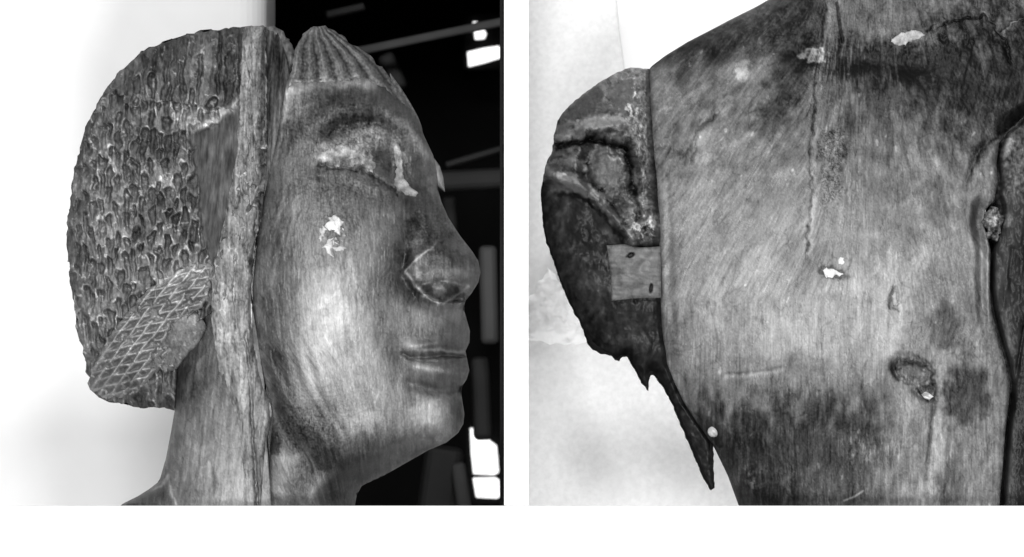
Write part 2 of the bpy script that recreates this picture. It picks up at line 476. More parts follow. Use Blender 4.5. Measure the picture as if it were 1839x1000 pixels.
# ---- hair
RIDGE = [(328, 212), (338, 232), (362, 232), (395, 218), (430, 190)]
WEDGE = np.array([(352, 250), (374, 240), (404, 228), (440, 200), (440, 290), (424, 350), (404, 420), (390, 476), (376, 440), (369, 380), (360, 320)], float)
def notches(wu, wv, px_, py_, seed, hl, rad):
    """staggered rows of long chisel notches: signed distance to the nearest one, place along it, its id"""
    x = wu / px_; y = wv / py_
    ix = np.floor(x).astype(int)
    best = np.full(x.shape, 1e9); al = np.zeros(x.shape); idd = np.zeros(x.shape, int); sx = np.zeros(x.shape)
    for dx in (-1, 0, 1):
        cx = ix + dx; off = 0.5 * (cx % 2); iy = np.floor(y + off).astype(int)
        for dy in (-1, 0, 1):
            cy = iy + dy; h = _h(cx, cy, seed)
            r1 = (h & 31) / 31.0; r2 = ((h >> 5) & 31) / 31.0; r3 = ((h >> 7) & 31) / 31.0
            ex = wu - (cx + 0.5 + 0.35 * (r1 - 0.5)) * px_; ey = wv - (cy + 0.5 - off + 0.5 * (r2 - 0.5)) * py_
            L = hl * (0.65 + 0.6 * r3); R = rad * (0.75 + 0.45 * r1)
            t = np.clip(ey, -L, L)
            rr = R * (1 - 0.35 * t / L)
            d = np.hypot(ex, ey - t) - rr
            m = d < best
            best = np.where(m, d, best); al = np.where(m, ey / (L + R), al); idd = np.where(m, h, idd); sx = np.where(m, ex / R, sx)
    return best, al, idd, sx
_memo = {}
def hair_fields(u, v):
    if _memo.get('u') is not u: _memo['u'] = u; _memo['r'] = hair_fields_(u, v)
    return _memo['r']
def hair_fields_(u, v):
    wu = u + 6 * fbm(u / 22, v / 44, 21, 3); wv = v + 9 * fbm(u / 22, v / 40, 23, 3) + 0.10 * (u - 300) ** 2 / 60
    top = ss(215, 165, v + 0.15 * (330 - u))
    n1 = notches(wu, wv, 15.0, 42.0, 2, 16.0, 6.2)
    n2 = notches(wu, wv, 17.0, 150.0, 5, 66.0, 7.2)
    k = top > 0.5
    sdn, al, cid, sx = [np.where(k, b_, a_) for a_, b_ in zip(n1, n2)]
    sdn = sdn + 1.5 * fbm(u / 7, v / 10, 25, 3) + 2.0 * fbm(u / 26, v / 30, 26, 2)
    smoothz = ss(1.0, -7.0, sdf(WEDGE, u + 7 * fbm(u / 16, v / 30, 8, 2), v + 6 * fbm(u / 16, v / 30, 9, 2)))
    return sdn, al, cid, sx, smoothz, top
def hair_depth(u, v, sd):
    so = outer(u, v)
    d = edge(hb(u, v), so, 200)
    sdn, al, cid, sx, sz, top = hair_fields(u, v)
    fade = ss(0, 14, so) * 0.6 + 0.4
    inside = ss(1.0, -6.5, sdn)
    ramp = np.clip(0.62 - 0.55 * al, 0.12, 1) * (1 - top) + 0.7 * top
    d = d + sz * fade * (-25 * inside * ramp + ((cid >> 3) % 16 - 8) * 0.5 + 3.0 * np.exp(-((sdn - 1.5) / 2.5) ** 2)) + 2.2 * fbm(u / 10, v / 16, 31, 3) * sz
    rd, rt = pl(u, v, RIDGE)
    d = d + 13 * np.exp(-(rd / 10) ** 2) + 8 * G(u, v, 346, 208, 16, 14) - (1 - sz) * 16 * ss(200, 260, v)
    return d + 0.8 * streak(u, v, 4, 40, 0, 4)
def hair_tone(u, v, sd, d):
    sdn, al, cid, sx, sz, top = hair_fields(u, v)
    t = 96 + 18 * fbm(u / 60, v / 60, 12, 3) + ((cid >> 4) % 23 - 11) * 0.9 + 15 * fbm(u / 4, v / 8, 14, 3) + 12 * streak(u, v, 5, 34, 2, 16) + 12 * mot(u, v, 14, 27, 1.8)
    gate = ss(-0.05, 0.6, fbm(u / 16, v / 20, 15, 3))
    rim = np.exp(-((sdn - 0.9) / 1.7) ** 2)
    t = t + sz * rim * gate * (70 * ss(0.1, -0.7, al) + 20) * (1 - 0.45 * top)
    t = t - sz * 9 * ss(1, -3, sdn) * ss(0.9, -0.2, al) + sz * 7 * ss(0, 3, sdn)  # shade painted into the notches, strongest towards their upper ends
    t = t + 60 * sz * ss(0.5, 0.9, mot(u, v, 12, 17, 1.2)) + 34 * sz * G(u, v, 230, 330, 160, 200) * ss(0.3, 0.7, mot(u, v, 22, 29, 1.0)) - 14 * sz * curl(u, v, 22, 28, 2.5, .08)
    sm = 74 + 18 * streak(u, v, 9, 70, 6, 18) + 14 * streak(u, v, 3, 25, 3, 19) + 14 * fbm(u / 22, v / 40, 24, 3)
    t = t * sz + sm * (1 - sz)
    t = t + 50 * line(u, v, RIDGE, 9, 7) + 40 * patch(u, v, 348, 208, 18, 12, 0, .5, .5, 10)
    t = t - 10 * top + 26 * G(u, v, 320, 490, 70, 30) + 12 * G(u, v, 180, 500, 60, 180)
    return t
HAIR = np.concatenate([ragged(HAIR_OUT, 4.2, 11, 3, 3, True), [(480, 120), (484, 250), (474, 400), (440, 500), (398, 556), (352, 585), (322, 640), (318, 690)]])
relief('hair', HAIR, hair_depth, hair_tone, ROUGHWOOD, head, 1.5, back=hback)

# ---- neck (nape side)
NECK = [(322, 560), (319, 640), (316, 700), (314, 735), (308, 774), (298, 823), (286, 864), (267, 879), (249, 891), (222, 904), (215, 909), (490, 909), (482, 800), (478, 690), (465, 600), (450, 520), (380, 520)]
def neck_depth(u, v, sd):
    so = outer(u, v)
    # the nape runs up under the hair as its own rounded column
    x = np.clip((u - np.interp(v, [520, 735, 823, 864, 879, 904], [322, 314, 298, 286, 267, 221])) / 175.0, 0, 1)
    d = 176 * np.sqrt(np.maximum(1 - (1 - x) ** 2, 0)) * ss(-0.02, 0.12, x + 0.10)
    d = d + 10 * ss(860, 908, v)
    d = d - 5 * line(u, v, [(285, 868), (300, 878), (312, 905)], 5, 3) + 1.8 * streak(u, v, 9, 80, 6, 41) + 0.8 * streak(u, v, 3, 26, 4, 42)
    d = d - 4 * line(u, v, [(352, 720), (344, 800), (330, 830)], 9) + 3 * line(u, v, [(330, 730), (326, 820)], 10)
    return d
def neck_tone(u, v, sd, d):
    t = 98 + 14 * fbm(u / 60, v / 90, 43, 3) + 14 * mot(u, v, 22, 47, 2.2) + 10 * mot(u, v, 8, 48, 2) - 18 * curl(u, v, 24, 49, 3, .06) + 16 * curl(u, v, 20, 50, 3, .06) + 9 * streak(u, v, 7, 90, 5, 44) + 7 * streak(u, v, 3, 22, 2, 45) + 7 * fbm(u / 3, v / 4, 46, 2)
    t = t + 34 * ss(700, 880, v) * ss(300, 400, u) + 18 * G(u, v, 420, 860, 40, 80) - 16 * G(u, v, 350, 680, 50, 60) + 14 * G(u, v, 355, 770, 12, 60, 5)
    t = t - 45 * line(u, v, [(240, 900), (290, 885)], 12) + 55 * line(u, v, [(280, 878), (296, 868), (304, 855)], 3, 3) + 50 * line(u, v, [(309, 874), (314, 892), (322, 904)], 3, 3)
    t = t - 26 * line(u, v, [(388, 840), (391, 908)], 3, 2)
    return t
relief('neck', NECK, neck_depth, neck_tone, WOOD, head, 1.6, back=lambda u, v, sd: np.minimum(120, np.sqrt(np.maximum(sd, 0) * 300)))

# ---- hair net roll
NET = [(384, 478), (345, 482), (310, 496), (268, 524), (240, 556), (206, 598), (176, 645), (160, 682), (168, 704), (190, 716), (226, 712), (262, 694), (288, 664), (312, 640), (300, 612), (312, 588), (340, 566), (368, 556), (381, 525)]
NETP = ragged(smooth(NET, 3), 6, 14, 6, 5)
def net_fields(u, v):
    wu = u + 1.8 * fbm(u / 28, v / 28, 51, 2); wv = v + 1.8 * fbm(u / 28, v / 28, 53, 2)
    a1, a2 = math.radians(-52), math.radians(-12)
    p = (wu * -math.sin(a1) + wv * math.cos(a1)) / 17.5
    q = (wu * -math.sin(a2) + wv * math.cos(a2)) / 15.0
    l1 = np.abs(p - np.round(p)); l2 = np.abs(q - np.round(q))
    return l1, l2, p, q
def net_depth(u, v, sd):
    so = outer(u, v); d = edge(hb(u, v), so, 200)
    l1, l2, p, q = net_fields(u, v)
    r = np.maximum(np.exp(-(l1 / 0.21) ** 2), 0.9 * np.exp(-(l2 / 0.21) ** 2))
    fl = ss(0.7, 0.25, fbm(u / 30, v / 30, 55, 2))
    return d + 32 * np.sqrt(np.clip(sd / 40, 0, 1)) - 8 + (19 * r * fl - 10) * ss(0, 10, sd) + 2.2 * fbm(u / 8, v / 8, 56, 3) + 3 * (p % 1 - 0.5)
def net_tone(u, v, sd, d):
    l1, l2, p, q = net_fields(u, v)
    r = np.maximum(np.exp(-(l1 / 0.21) ** 2), 0.9 * np.exp(-(l2 / 0.21) ** 2))
    fl = ss(0.7, 0.1, fbm(u / 30, v / 30, 55, 2))
    t = 114 + 14 * fbm(u / 40, v / 40, 57, 3) + 50 * r * fl - 10 + 12 * fbm(u / 5, v / 5, 58, 3)
    t = t + 28 * G(u, v, 320, 495, 60, 25) - 22 * G(u, v, 270, 690, 60, 25) + 45 * ss(0.45, 0.7, fbm(u / 10, v / 8, 59, 3))
    return t
relief('hair_net', NETP, net_depth, net_tone, ROUGHWOOD, head, 1.3)
# ---- knot of the hair behind the ear, next to the net
LOBE = [(300, 612), (318, 572), (342, 558), (362, 566), (374, 590), (366, 612), (340, 640), (322, 664), (300, 668), (286, 650)]
relief('ear_lobe', ragged(smooth(LOBE, 3), 1.6, 14, 8, 5), lambda u, v, sd: np.minimum(hb(u, v), 185) + 2 + 22 * np.sqrt(np.clip(sd / 30, 0, 1)) - 14 + 1.8 * fbm(u / 14, v / 14, 61, 3) + G(u, v, 340, 585, 24, 14, -20) * 6,
       lambda u, v, sd, d: 104 + 18 * fbm(u / 20, v / 20, 62, 3) + 18 * fbm(u / 4, v / 5, 63, 3) + 24 * G(u, v, 340, 578, 28, 14, -20) + 40 * ss(0.45, 0.75, fbm(u / 9, v / 9, 64, 3)), ROUGHWOOD, head, 1.5)

# ---- ridge along the split
STRIP = [(440, 49), (470, 47), (479, 70), (482, 150), (482, 250), (477, 330), (470, 385), (461, 450), (455, 520), (456, 590), (463, 640), (475, 688), (487, 724), (490, 755), (484, 790), (479, 850), (475, 909),
         (436, 909), (436, 840), (430, 770), (412, 715), (396, 660), (388, 600), (384, 545), (392, 490), (402, 420), (418, 350), (430, 280), (434, 200), (437, 120)]
STRIPP = ragged(STRIP, 2.5, 30, 4, 6)
def strip_depth(u, v, sd):
    so = outer(u, v); d = edge(np.maximum(hb(u, v), np.minimum(198, 230)), so, 240)
    xr = np.interp(v, [49, 250, 330, 385, 450, 520, 590, 640, 688, 724, 755, 790, 850, 908], [479, 482, 477, 470, 461, 455, 456, 463, 475, 487, 490, 484, 479, 475])
    xl = np.interp(v, [49, 120, 200, 280, 350, 420, 490, 545, 600, 660, 715, 770, 840, 908], [440, 437, 434, 430, 418, 402, 392, 384, 388, 396, 412, 430, 436, 436])
    f = np.clip((u - xl) / (xr - xl), 0, 1)
    lowv = ss(560, 700, v)
    k_n = ss(540, 680, v); hostd = k_n * neck_depth(u, v, sd) + (1 - k_n) * hb(u, v)
    d = d * (1 - lowv) + lowv * (hostd + 14 * ss(0, 0.4, f))
    d = d - 30 * np.exp(-(1 - f) * (xr - xl) / 4.0) - 10 * np.exp(-f * (xr - xl) / 9.0) + 3 + 3.0 * fbm(u / 12, v / 30, 71, 3) + 1.6 * fbm(u / 4, v / 7, 72, 2) + 3 * streak(u, v, 7, 90, 0, 73)
    d = d - 13 * line(u, v, [(447, 600), (452, 660), (456, 730), (458, 780), (463, 850), (466, 908)], 2.6, 2) - 7 * line(u, v, [(428, 470), (424, 530), (432, 600)], 2, 2)
    d = d - 6 * line(u, v, [(455, 90), (452, 200), (448, 330)], 3, 3)
    return d
def strip_tone(u, v, sd, d):
    rough = ss(700, 600, v)
    t = 122 + 22 * fbm(u / 16, v / 40, 74, 3) + (10 + 6 * rough) * fbm(u / 4.5, v / 6, 75, 3) + 20 * streak(u, v, 5, 60, 0, 76) + 16 * mot(u, v, 14, 79, 2.5) - 30 * curl(u, v, 16, 80, 5, .1)
    t = t + 34 * G(u, v, 408, 590, 22, 110) + 22 * G(u, v, 440, 720, 18, 90) + 30 * G(u, v, 462, 75, 14, 40) - 20 * G(u, v, 470, 200, 10, 120) - 22 * G(u, v, 468, 860, 7, 70) + 25 * G(u, v, 448, 870, 9, 60)
    t = t + 30 * ss(0.4, 0.8, mot(u, v, 12, 77, 2)) * rough - 34 * ss(0.4, 0.8, mot(u, v, 10, 78, 3)) * rough - 24 * line(u, v, [(474, 60), (476, 200), (470, 340), (452, 470)], 6, 4)
    t = t + 50 * line(u, v, [(455, 500), (457, 590), (466, 640), (478, 690)], 2.6, 1.5)
    return t
relief('split_ridge', STRIPP, strip_depth, strip_tone, ROUGHWOOD, head, 1.4, skirt=60)

# ---- core of the split, deeper, and the hair beyond it
CORE = [(476, 52), (500, 60), (516, 110), (524, 165), (512, 215), (502, 260), (490, 310), (478, 360), (468, 400), (462, 380), (474, 300), (478, 150)]
relief('split_core', CORE, lambda u, v, sd: np.clip(20 + 0.42 * (v - 60), 20, 132) + 3 * streak(u, v, 6, 60, 4, 81) - 5 * ss(0.2, 0.5, streak(u, v, 9, 90, 6, 82)),
       lambda u, v, sd, d: 78 + 30 * streak(u, v, 5, 60, 5, 83) + 12 * fbm(u / 4, v / 8, 84, 2) + 30 * G(u, v, 492, 270, 8, 60, 10) - 40 * G(u, v, 500, 110, 16, 50), WOOD, head, 1.5, skirt=20)
FARH = [(470, 46), (490, 47), (510, 56), (524, 78), (531, 98), (528, 118), (521, 150), (514, 176), (512, 150), (514, 112), (505, 86), (490, 66), (474, 60)]
relief('far_hair', ragged(FARH, 4, 10, 9, 4), lambda u, v, sd: 4 + 16 * np.sqrt(np.clip(sd / 9, 0, 1)) + 3 * fbm(u / 8, v / 12, 86, 2),
       lambda u, v, sd, d: 92 + 30 * fbm(u / 8, v / 14, 87, 3), ROUGHWOOD, head, 1.5, skirt=40)
FAR2 = [(700, 130), (722, 160), (738, 186), (750, 208), (757, 226), (760, 242), (748, 236), (735, 216), (715, 186), (700, 160)]
relief('far_hair', FAR2, lambda u, v, sd: -8 + 10 * np.sqrt(np.clip(sd / 6, 0, 1)) + 2 * fbm(u / 5, v / 8, 88, 2),
       lambda u, v, sd, d: 95 + 25 * fbm(u / 4, v / 8, 89, 3), ROUGHWOOD, head, 1.2, skirt=40)
FAR3 = [(772, 286), (780, 284), (790, 298), (796, 318), (799, 344), (792, 338), (782, 330)]
relief('far_temple', FAR3, lambda u, v, sd: -14 + 12 * np.sqrt(np.clip(sd / 6, 0, 1)), lambda u, v, sd, d: 118 + 20 * fbm(u / 6, v / 10, 90, 2), WOOD, head, 1.2, skirt=30)

# ---- face
FACE = FACE_R[:-1] + [(637, 909)] + FACE_L
def face_depth(u, v, sd):
    so = outer(u, v); d0 = hb(u, v)
    # the jaw's underside and the throat lie deeper than the cheek
    jl = np.interp(u, [470, 520, 560, 610, 650, 700, 760, 820, 860], [640, 735, 785, 812, 818, 812, 803, 786, 770])
    d0 = d0 - 34 * ss(0, 55, v - jl) + 6 * np.exp(-((v - jl + 14) / 18) ** 2)
    # forehead narrows towards the crest
    d = edge(d0, so, 150)
    # the cheek turns back towards the split
    x = np.clip(sd / 70, 0, 1)
    lf = np.interp(v, [150, 300, 400, 520, 640, 760, 908], [518, 491, 469, 457, 466, 493, 478])
    xl = np.clip((u - lf) / 110.0, 0, 1)
    d = d - 58 * (1 - np.sqrt(np.maximum(1 - (1 - xl) ** 2, 0))) * ss(150, 260, v)
    d = d - 10 * np.exp(-(u - lf) / 5.0)
    # brow, orbit, eye
    d = d + 22 * line(u, v, [(560, 238), (605, 205), (660, 190), (712, 205), (748, 240), (772, 285)], 18)
    d = d - 20 * line(u, v, [(590, 246), (632, 226), (680, 222), (708, 236), (722, 262)], 9)
    d = d - 58 * G(u, v, 676, 284, 78, 50, 12) - 26 * G(u, v, 706, 306, 22, 36, -10) + 40 * G(u, v, 648, 276, 54, 26, 4)
    d = d - 11 * line(u, v, [(580, 302), (592, 305), (620, 308), (655, 311), (688, 330), (712, 352)], 5, 5) + 3.5 * G(u, v, 655, 268, 62, 32) * mot(u, v, 10, 127, 1.0) - 6 * G(u, v, 690, 282, 16, 24)
    d = d + 14 * line(u, v, [(575, 320), (630, 320), (680, 342)], 10)
    d = d - 12 * line(u, v, [(702, 245), (706, 290), (706, 335)], 9)
    # cheek and folds
    d = d + 16 * G(u, v, 610, 520, 95, 140) + 9 * G(u, v, 625, 700, 70, 60)
    d = d - 24 * line(u, v, [(745, 350), (742, 400), (728, 450), (720, 490), (726, 512)], 20)
    d = d - 15 * line(u, v, [(722, 500), (746, 538), (790, 562), (828, 552)], 10) - 8 * G(u, v, 700, 500, 22, 36, 10)
    # nose wing, its under edge and the nostril
    wing = patch(u, v, 797, 484, 66, 44, -4, 0.08, 0.22, 30)
    d = d + 46 * wing * ss(724, 752, u)
    d = d + 5 * line(u, v, [(729, 490), (750, 468), (782, 442)], 4)
    d = d + 8 * line(u, v, [(752, 500), (790, 489), (830, 487), (852, 492)], 9) - 8 * line(u, v, [(758, 513), (800, 507), (840, 516)], 4)
    d = d - 44 * patch(u, v, 799, 528, 36, 15, 6, 0.15, 0.3, 14) + 6 * G(u, v, 792, 524, 10, 12)
    d = d + 7 * line(u, v, [(733, 497), (752, 524), (790, 548), (832, 524)], 3.2)
    # mouth
    d = d + 26 * G(u, v, 795, 602, 52, 26) - 6 * line(u, v, [(818, 560), (826, 600)], 9)
    d = d + 13 * line(u, v, [(742, 626), (775, 625), (810, 622), (835, 626)], 9)
    d = d - 17 * line(u, v, [(726, 637), (738, 643), (765, 643), (800, 639), (835, 640)], 4.2)
    d = d - 6 * line(u, v, [(733, 645), (755, 650), (785, 651)], 2.2)
    d = d + 20 * G(u, v, 795, 668, 55, 18) + 17 * line(u, v, [(746, 660), (790, 667), (838, 663)], 11) + 12 * line(u, v, [(745, 624), (790, 617), (838, 621)], 8) + 10 * G(u, v, 735, 624, 12, 12) - 19 * G(u, v, 713, 655, 18, 42, -8)
    d = d - 24 * line(u, v, [(738, 690), (780, 702), (828, 699)], 11) + 16 * G(u, v, 792, 752, 52, 34) + 6 * line(u, v, [(750, 782), (780, 792), (812, 788)], 5)
    # folds running down the jaw
    for k, (a, b, c) in enumerate([(570, 590, 640), (548, 570, 625), (595, 612, 655), (525, 545, 600)]):
        d = d + (2.5 if k % 2 == 0 else -2) * line(u, v, [(a, 630), (b, 700), (c, 790)], 9)
    # throat
    d = d + 12 * line(u, v, [(602, 845), (572, 872), (560, 909)], 13) - 10 * G(u, v, 600, 890, 18, 30) + 6 * G(u, v, 520, 860, 35, 50)
    d = d - 12 * patch(u, v, 493, 798, 12, 18, 0, .3, .3, 10)
    # chips and tool marks
    d = d + 0.9 * streak(u, v, 8, 70, -6, 101) + 0.6 * fbm(u / 5, v / 7, 102, 3) - 2.0 * ss(0.55, 0.8, streak(u, v, 2.5, 34, 0, 103))
    sp = G(u, v, 610, 410, 40, 40)
    d = d - 3 * line(u, v, [(640, 405), (643, 450)], 2, 2) - 2 * sp * fbm(u / 7, v / 7, 104, 3)
    d = d - 2.5 * line(u, v, [(679, 520), (681, 470)], 1.8, 1)
    return d
def face_tone(u, v, sd, d):
    U0 = u
    lf0 = np.interp(v, [150, 300, 400, 520, 640, 760, 908], [518, 491, 469, 457, 466, 493, 478])
    gx = u - (lf0 - 460) * np.clip(1.2 - (u - 460) / 330, 0, 1) - 0.55 * np.maximum(v - 610, 0) * ss(720, 560, u) - 18 * G(u, v, 780, 470, 90, 80) + 0.25 * np.minimum(v - 440, 0) * ss(700, 520, u) * ss(300, 380, v)
    t = 93 + 16 * fbm(u / 70, v / 90, 111, 3) + 13 * mot(gx, v, 26, 110, 2.0) + 9 * mot(gx, v, 8, 115, 2.2) - 15 * curl(gx, v, 34, 116, 2.6, .05) + 15 * curl(gx, v, 26, 120, 3.4, .05) - 14 * curl(gx, v, 13, 122, 3.0, .09) * ss(-.1, .5, fbm(u / 50, v / 50, 123, 2)) + 10 * streak(gx, v, 8, 95, 0, 112) + 7 * streak(gx, v, 3, 34, 0, 113) + 7 * fbm(u / 3.2, v / 4, 114, 3)
    # worn pale cheek, with its highlight painted into the tone
    t = t + 78 * G(u, v, 606, 570, 58, 104, 8) + 52 * G(u, v, 660, 695, 70, 66) + 26 * G(u, v, 775, 750, 34, 32) + 24 * G(u, v, 560, 640, 30, 100) + 20 * G(u, v, 720, 760, 70, 40) + 18 * G(u, v, 555, 470, 26, 60, 12)
    t = t + 30 * patch(u, v, 660, 755, 26, 18, 0, .6, .5, 14) + 24 * patch(u, v, 765, 745, 30, 28, 0, .6, .5, 14) + 22 * G(u, v, 800, 565, 30, 18) + 16 * G(u, v, 745, 570, 40, 22)
    # dark patina bands; shade painted into brow, lid and eye socket
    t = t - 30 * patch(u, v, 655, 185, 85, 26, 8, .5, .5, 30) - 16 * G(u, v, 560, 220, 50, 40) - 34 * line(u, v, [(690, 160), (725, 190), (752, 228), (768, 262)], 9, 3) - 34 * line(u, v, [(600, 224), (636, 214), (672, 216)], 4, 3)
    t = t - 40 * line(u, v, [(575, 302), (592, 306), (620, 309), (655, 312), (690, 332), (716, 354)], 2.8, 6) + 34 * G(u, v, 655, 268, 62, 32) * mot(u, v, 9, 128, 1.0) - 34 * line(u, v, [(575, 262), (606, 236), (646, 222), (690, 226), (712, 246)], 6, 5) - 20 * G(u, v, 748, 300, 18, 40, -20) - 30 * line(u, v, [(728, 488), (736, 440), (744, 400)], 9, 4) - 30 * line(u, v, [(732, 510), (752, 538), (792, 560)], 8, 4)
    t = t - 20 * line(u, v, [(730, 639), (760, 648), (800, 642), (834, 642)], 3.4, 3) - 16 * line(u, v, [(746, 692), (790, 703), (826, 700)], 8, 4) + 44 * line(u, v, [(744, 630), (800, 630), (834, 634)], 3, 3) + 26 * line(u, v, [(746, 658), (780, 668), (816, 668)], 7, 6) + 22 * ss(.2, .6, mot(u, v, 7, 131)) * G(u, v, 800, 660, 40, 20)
    t = t - 30 * patch(u, v, 775, 400, 34, 62, -25, .35, .35, 22) - 20 * G(u, v, 600, 345, 60, 22) - 22 * G(u, v, 700, 370, 30, 16)
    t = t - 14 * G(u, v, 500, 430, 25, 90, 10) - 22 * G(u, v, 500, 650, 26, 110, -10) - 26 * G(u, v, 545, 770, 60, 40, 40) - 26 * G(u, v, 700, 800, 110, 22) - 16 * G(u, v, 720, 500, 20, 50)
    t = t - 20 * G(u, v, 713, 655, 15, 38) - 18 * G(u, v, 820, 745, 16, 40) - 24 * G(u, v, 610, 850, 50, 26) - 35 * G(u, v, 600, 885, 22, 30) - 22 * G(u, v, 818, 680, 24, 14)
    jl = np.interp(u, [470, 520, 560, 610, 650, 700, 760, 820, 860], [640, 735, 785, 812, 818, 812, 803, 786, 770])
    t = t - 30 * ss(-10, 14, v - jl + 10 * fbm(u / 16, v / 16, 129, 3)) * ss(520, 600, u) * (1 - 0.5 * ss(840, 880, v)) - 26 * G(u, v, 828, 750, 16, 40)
    # pale throat, edge of the split, painted highlights on lip corner, brow and nose underside
    t = t + 44 * G(u, v, 500, 860, 22, 50) + 34 * line(u, v, [(600, 848), (570, 872), (556, 909)], 9, 3) + 30 * G(u, v, 525, 825, 26, 10, -10)
    t = t + 34 * line(u, v, [(524, 172), (552, 162), (600, 158), (640, 153), (672, 160)], 8, 6) + 40 * line(u, v, [(523, 165), (514, 215), (502, 270), (490, 310)], 5, 3)
    t = t + 60 * line(u, v, [(460, 600), (470, 650), (483, 690), (492, 728), (492, 760)], 6, 3) * ss(590, 660, v)
    t = t + 70 * G(u, v, 741, 622, 15, 9) + 16 * line(u, v, [(752, 631), (795, 630), (832, 636)], 2.4, 1)
    t = t + 18 * G(u, v, 770, 660, 40, 12) + 30 * line(u, v, [(690, 203), (735, 232), (768, 280)], 8, 3)
    t = t + 26 * line(u, v, [(755, 503), (790, 494), (830, 492), (848, 496)], 9, 3) + 66 * line(u, v, [(729, 490), (752, 467), (785, 440)], 3.4, 4) + 78 * line(u, v, [(731, 494), (752, 522), (788, 546)], 3.6, 3.5) + 40 * patch(u, v, 742, 492, 13, 12, 30, .6, .5, 8)
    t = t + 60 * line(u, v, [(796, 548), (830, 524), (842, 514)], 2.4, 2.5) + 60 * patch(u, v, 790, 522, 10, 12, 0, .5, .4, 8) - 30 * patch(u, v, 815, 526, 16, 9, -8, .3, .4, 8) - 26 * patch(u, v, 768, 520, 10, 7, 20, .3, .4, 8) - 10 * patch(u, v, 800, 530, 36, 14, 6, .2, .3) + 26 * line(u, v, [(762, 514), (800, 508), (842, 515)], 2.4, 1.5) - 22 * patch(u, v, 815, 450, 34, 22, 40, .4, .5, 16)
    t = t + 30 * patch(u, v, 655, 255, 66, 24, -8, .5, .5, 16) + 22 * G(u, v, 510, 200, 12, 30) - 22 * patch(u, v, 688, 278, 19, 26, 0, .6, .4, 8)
    # streaks down the jaw and across the temple
    for k, (a, b, c) in enumerate([(572, 592, 642), (545, 567, 622), (520, 540, 590)]):
        t = t + 16 * line(u, v, [(a, 630), (b, 700), (c, 790)], 5, 4) - 13 * line(u, v, [(a - 13, 640), (b - 12, 710), (c - 12, 795)], 5, 2)
    for a in [((500, 410), (522, 330)), ((515, 470), (538, 360)), ((490, 520), (515, 420)), ((630, 470), (652, 560))]:
        t = t + 20 * line(u, v, [a[0], a[1]], 3.5, 2)
    # dark pits, speckled brow and nose
    zone = G(u, v, 640, 230, 150, 60) + G(u, v, 790, 420, 60, 70) + G(u, v, 620, 340, 90, 30) + G(u, v, 560, 760, 100, 60)
    t = t + zone * (26 * fbm(u / 4, v / 4, 117, 3)) - 26 * zone * ss(0.45, 0.7, fbm(u / 12, v / 9, 118, 3))
    t = t - 35 * patch(u, v, 493, 798, 13, 18, 0, .4, .3, 8) - 16 * patch(u, v, 586, 565, 12, 8, 0, .4, .3, 8)
    t = t + 30 * line(u, v, [(683, 705), (679, 716), (675, 724)], 1.6)
    t = t + 26 * G(u, v, 610, 415, 34, 44) * fbm(u / 7, v / 8, 119, 3)
    return t
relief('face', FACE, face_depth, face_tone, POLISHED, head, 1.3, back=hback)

# ---- fluted crest
def crest_flute(u, v):
    l = np.interp(v, [30, 47, 62, 96, 160, 200], [552, 560, 546, 532, 521, 514])
    r = np.interp(v, [30, 47, 75, 93, 117, 150, 176, 200], [572, 584, 630, 657, 684, 711, 726, 740])
    return (u - l + 2.5 * fbm(u / 16, v / 16, 121, 2)) / np.maximum(r - l, 12) * 6.2 + 0.3
def crest_depth(u, v, sd):
    so = outer(u, v)
    d = edge(hb(u, v), so, 200) + 6
    s = crest_flute(u, v); f = np.abs(s - np.round(s))
    d = d + (13 * np.exp(-((f - 0.5) / 0.28) ** 2) - 8) * ss(0, 8, sd) - 8 * np.exp(-sd / 3.0) + 2.2 * fbm(u / 6, v / 9, 123, 3)
    return d
def crest_tone(u, v, sd, d):
    s = crest_flute(u, v); f = np.abs(s - np.round(s))
    t = 92 + 14 * fbm(u / 30, v / 30, 124, 3) + 22 * fbm(u / 4, v / 5, 125, 3) + 14 * np.exp(-((f - 0.5) / 0.2) ** 2) - 34 * np.exp(-(f / 0.13) ** 2)
    t = t + 44 * line(u, v, [(524, 158), (560, 152), (600, 150), (618, 151), (640, 144), (670, 150)], 6, 6) * ss(-0.5, 0.3, fbm(u / 12, v / 12, 126, 2)) + 34 * G(u, v, 562, 60, 14, 12) + 14 * G(u, v, 535, 130, 14, 30)
    return t
relief('crest', ragged(CREST, 4, 12, 11, 5), crest_depth, crest_tone, ROUGHWOOD, head, 1.3, skirt=40)

# ---- remains of white ground on the eye, the nose and the cheek
def flake(name, poly, host, parent, base, amp=22, lift=2.0, rag=4, step=1.2, seed=1, label=None, scale=8, thick=2.5):
    P = ragged(poly, rag, scale, seed, 3)
    return relief(name, P, lambda u, v, sd: host(u, v, np.full(u.shape, 60.0)) + lift + thick * np.sqrt(np.clip(sd / 4, 0, 1)) - 2 + 0.9 * fbm(u / 6, v / 6, seed + 5, 3),
                  lambda u, v, sd, d: base + amp * fbm(u / 18, v / 16, seed + 7, 4) * 1.4 + 10 * fbm(u / 2.5, v / 2.5, seed + 8, 2) - 26 * np.exp(-sd / 2.5), GESSO, parent, step, skirt=12, label=label)
flake('gesso_patch', [(566, 291), (578, 280), (592, 272), (608, 266), (622, 258), (640, 254), (652, 262), (664, 274), (676, 292), (680, 308), (668, 312), (654, 304), (640, 306), (622, 304), (610, 306), (596, 300), (582, 301)], face_depth, head, 138, 40, seed=31, rag=6, scale=9, lift=0.8, thick=1.8)
flake('gesso_patch', [(709, 254), (716, 256), (722, 276), (724, 300), (726, 322), (738, 338), (753, 350), (747, 357), (732, 354), (716, 346), (708, 334), (712, 306), (708, 278)], face_depth, head, 152, 30, seed=41, rag=2.2, scale=9, lift=1.5, thick=2.2)
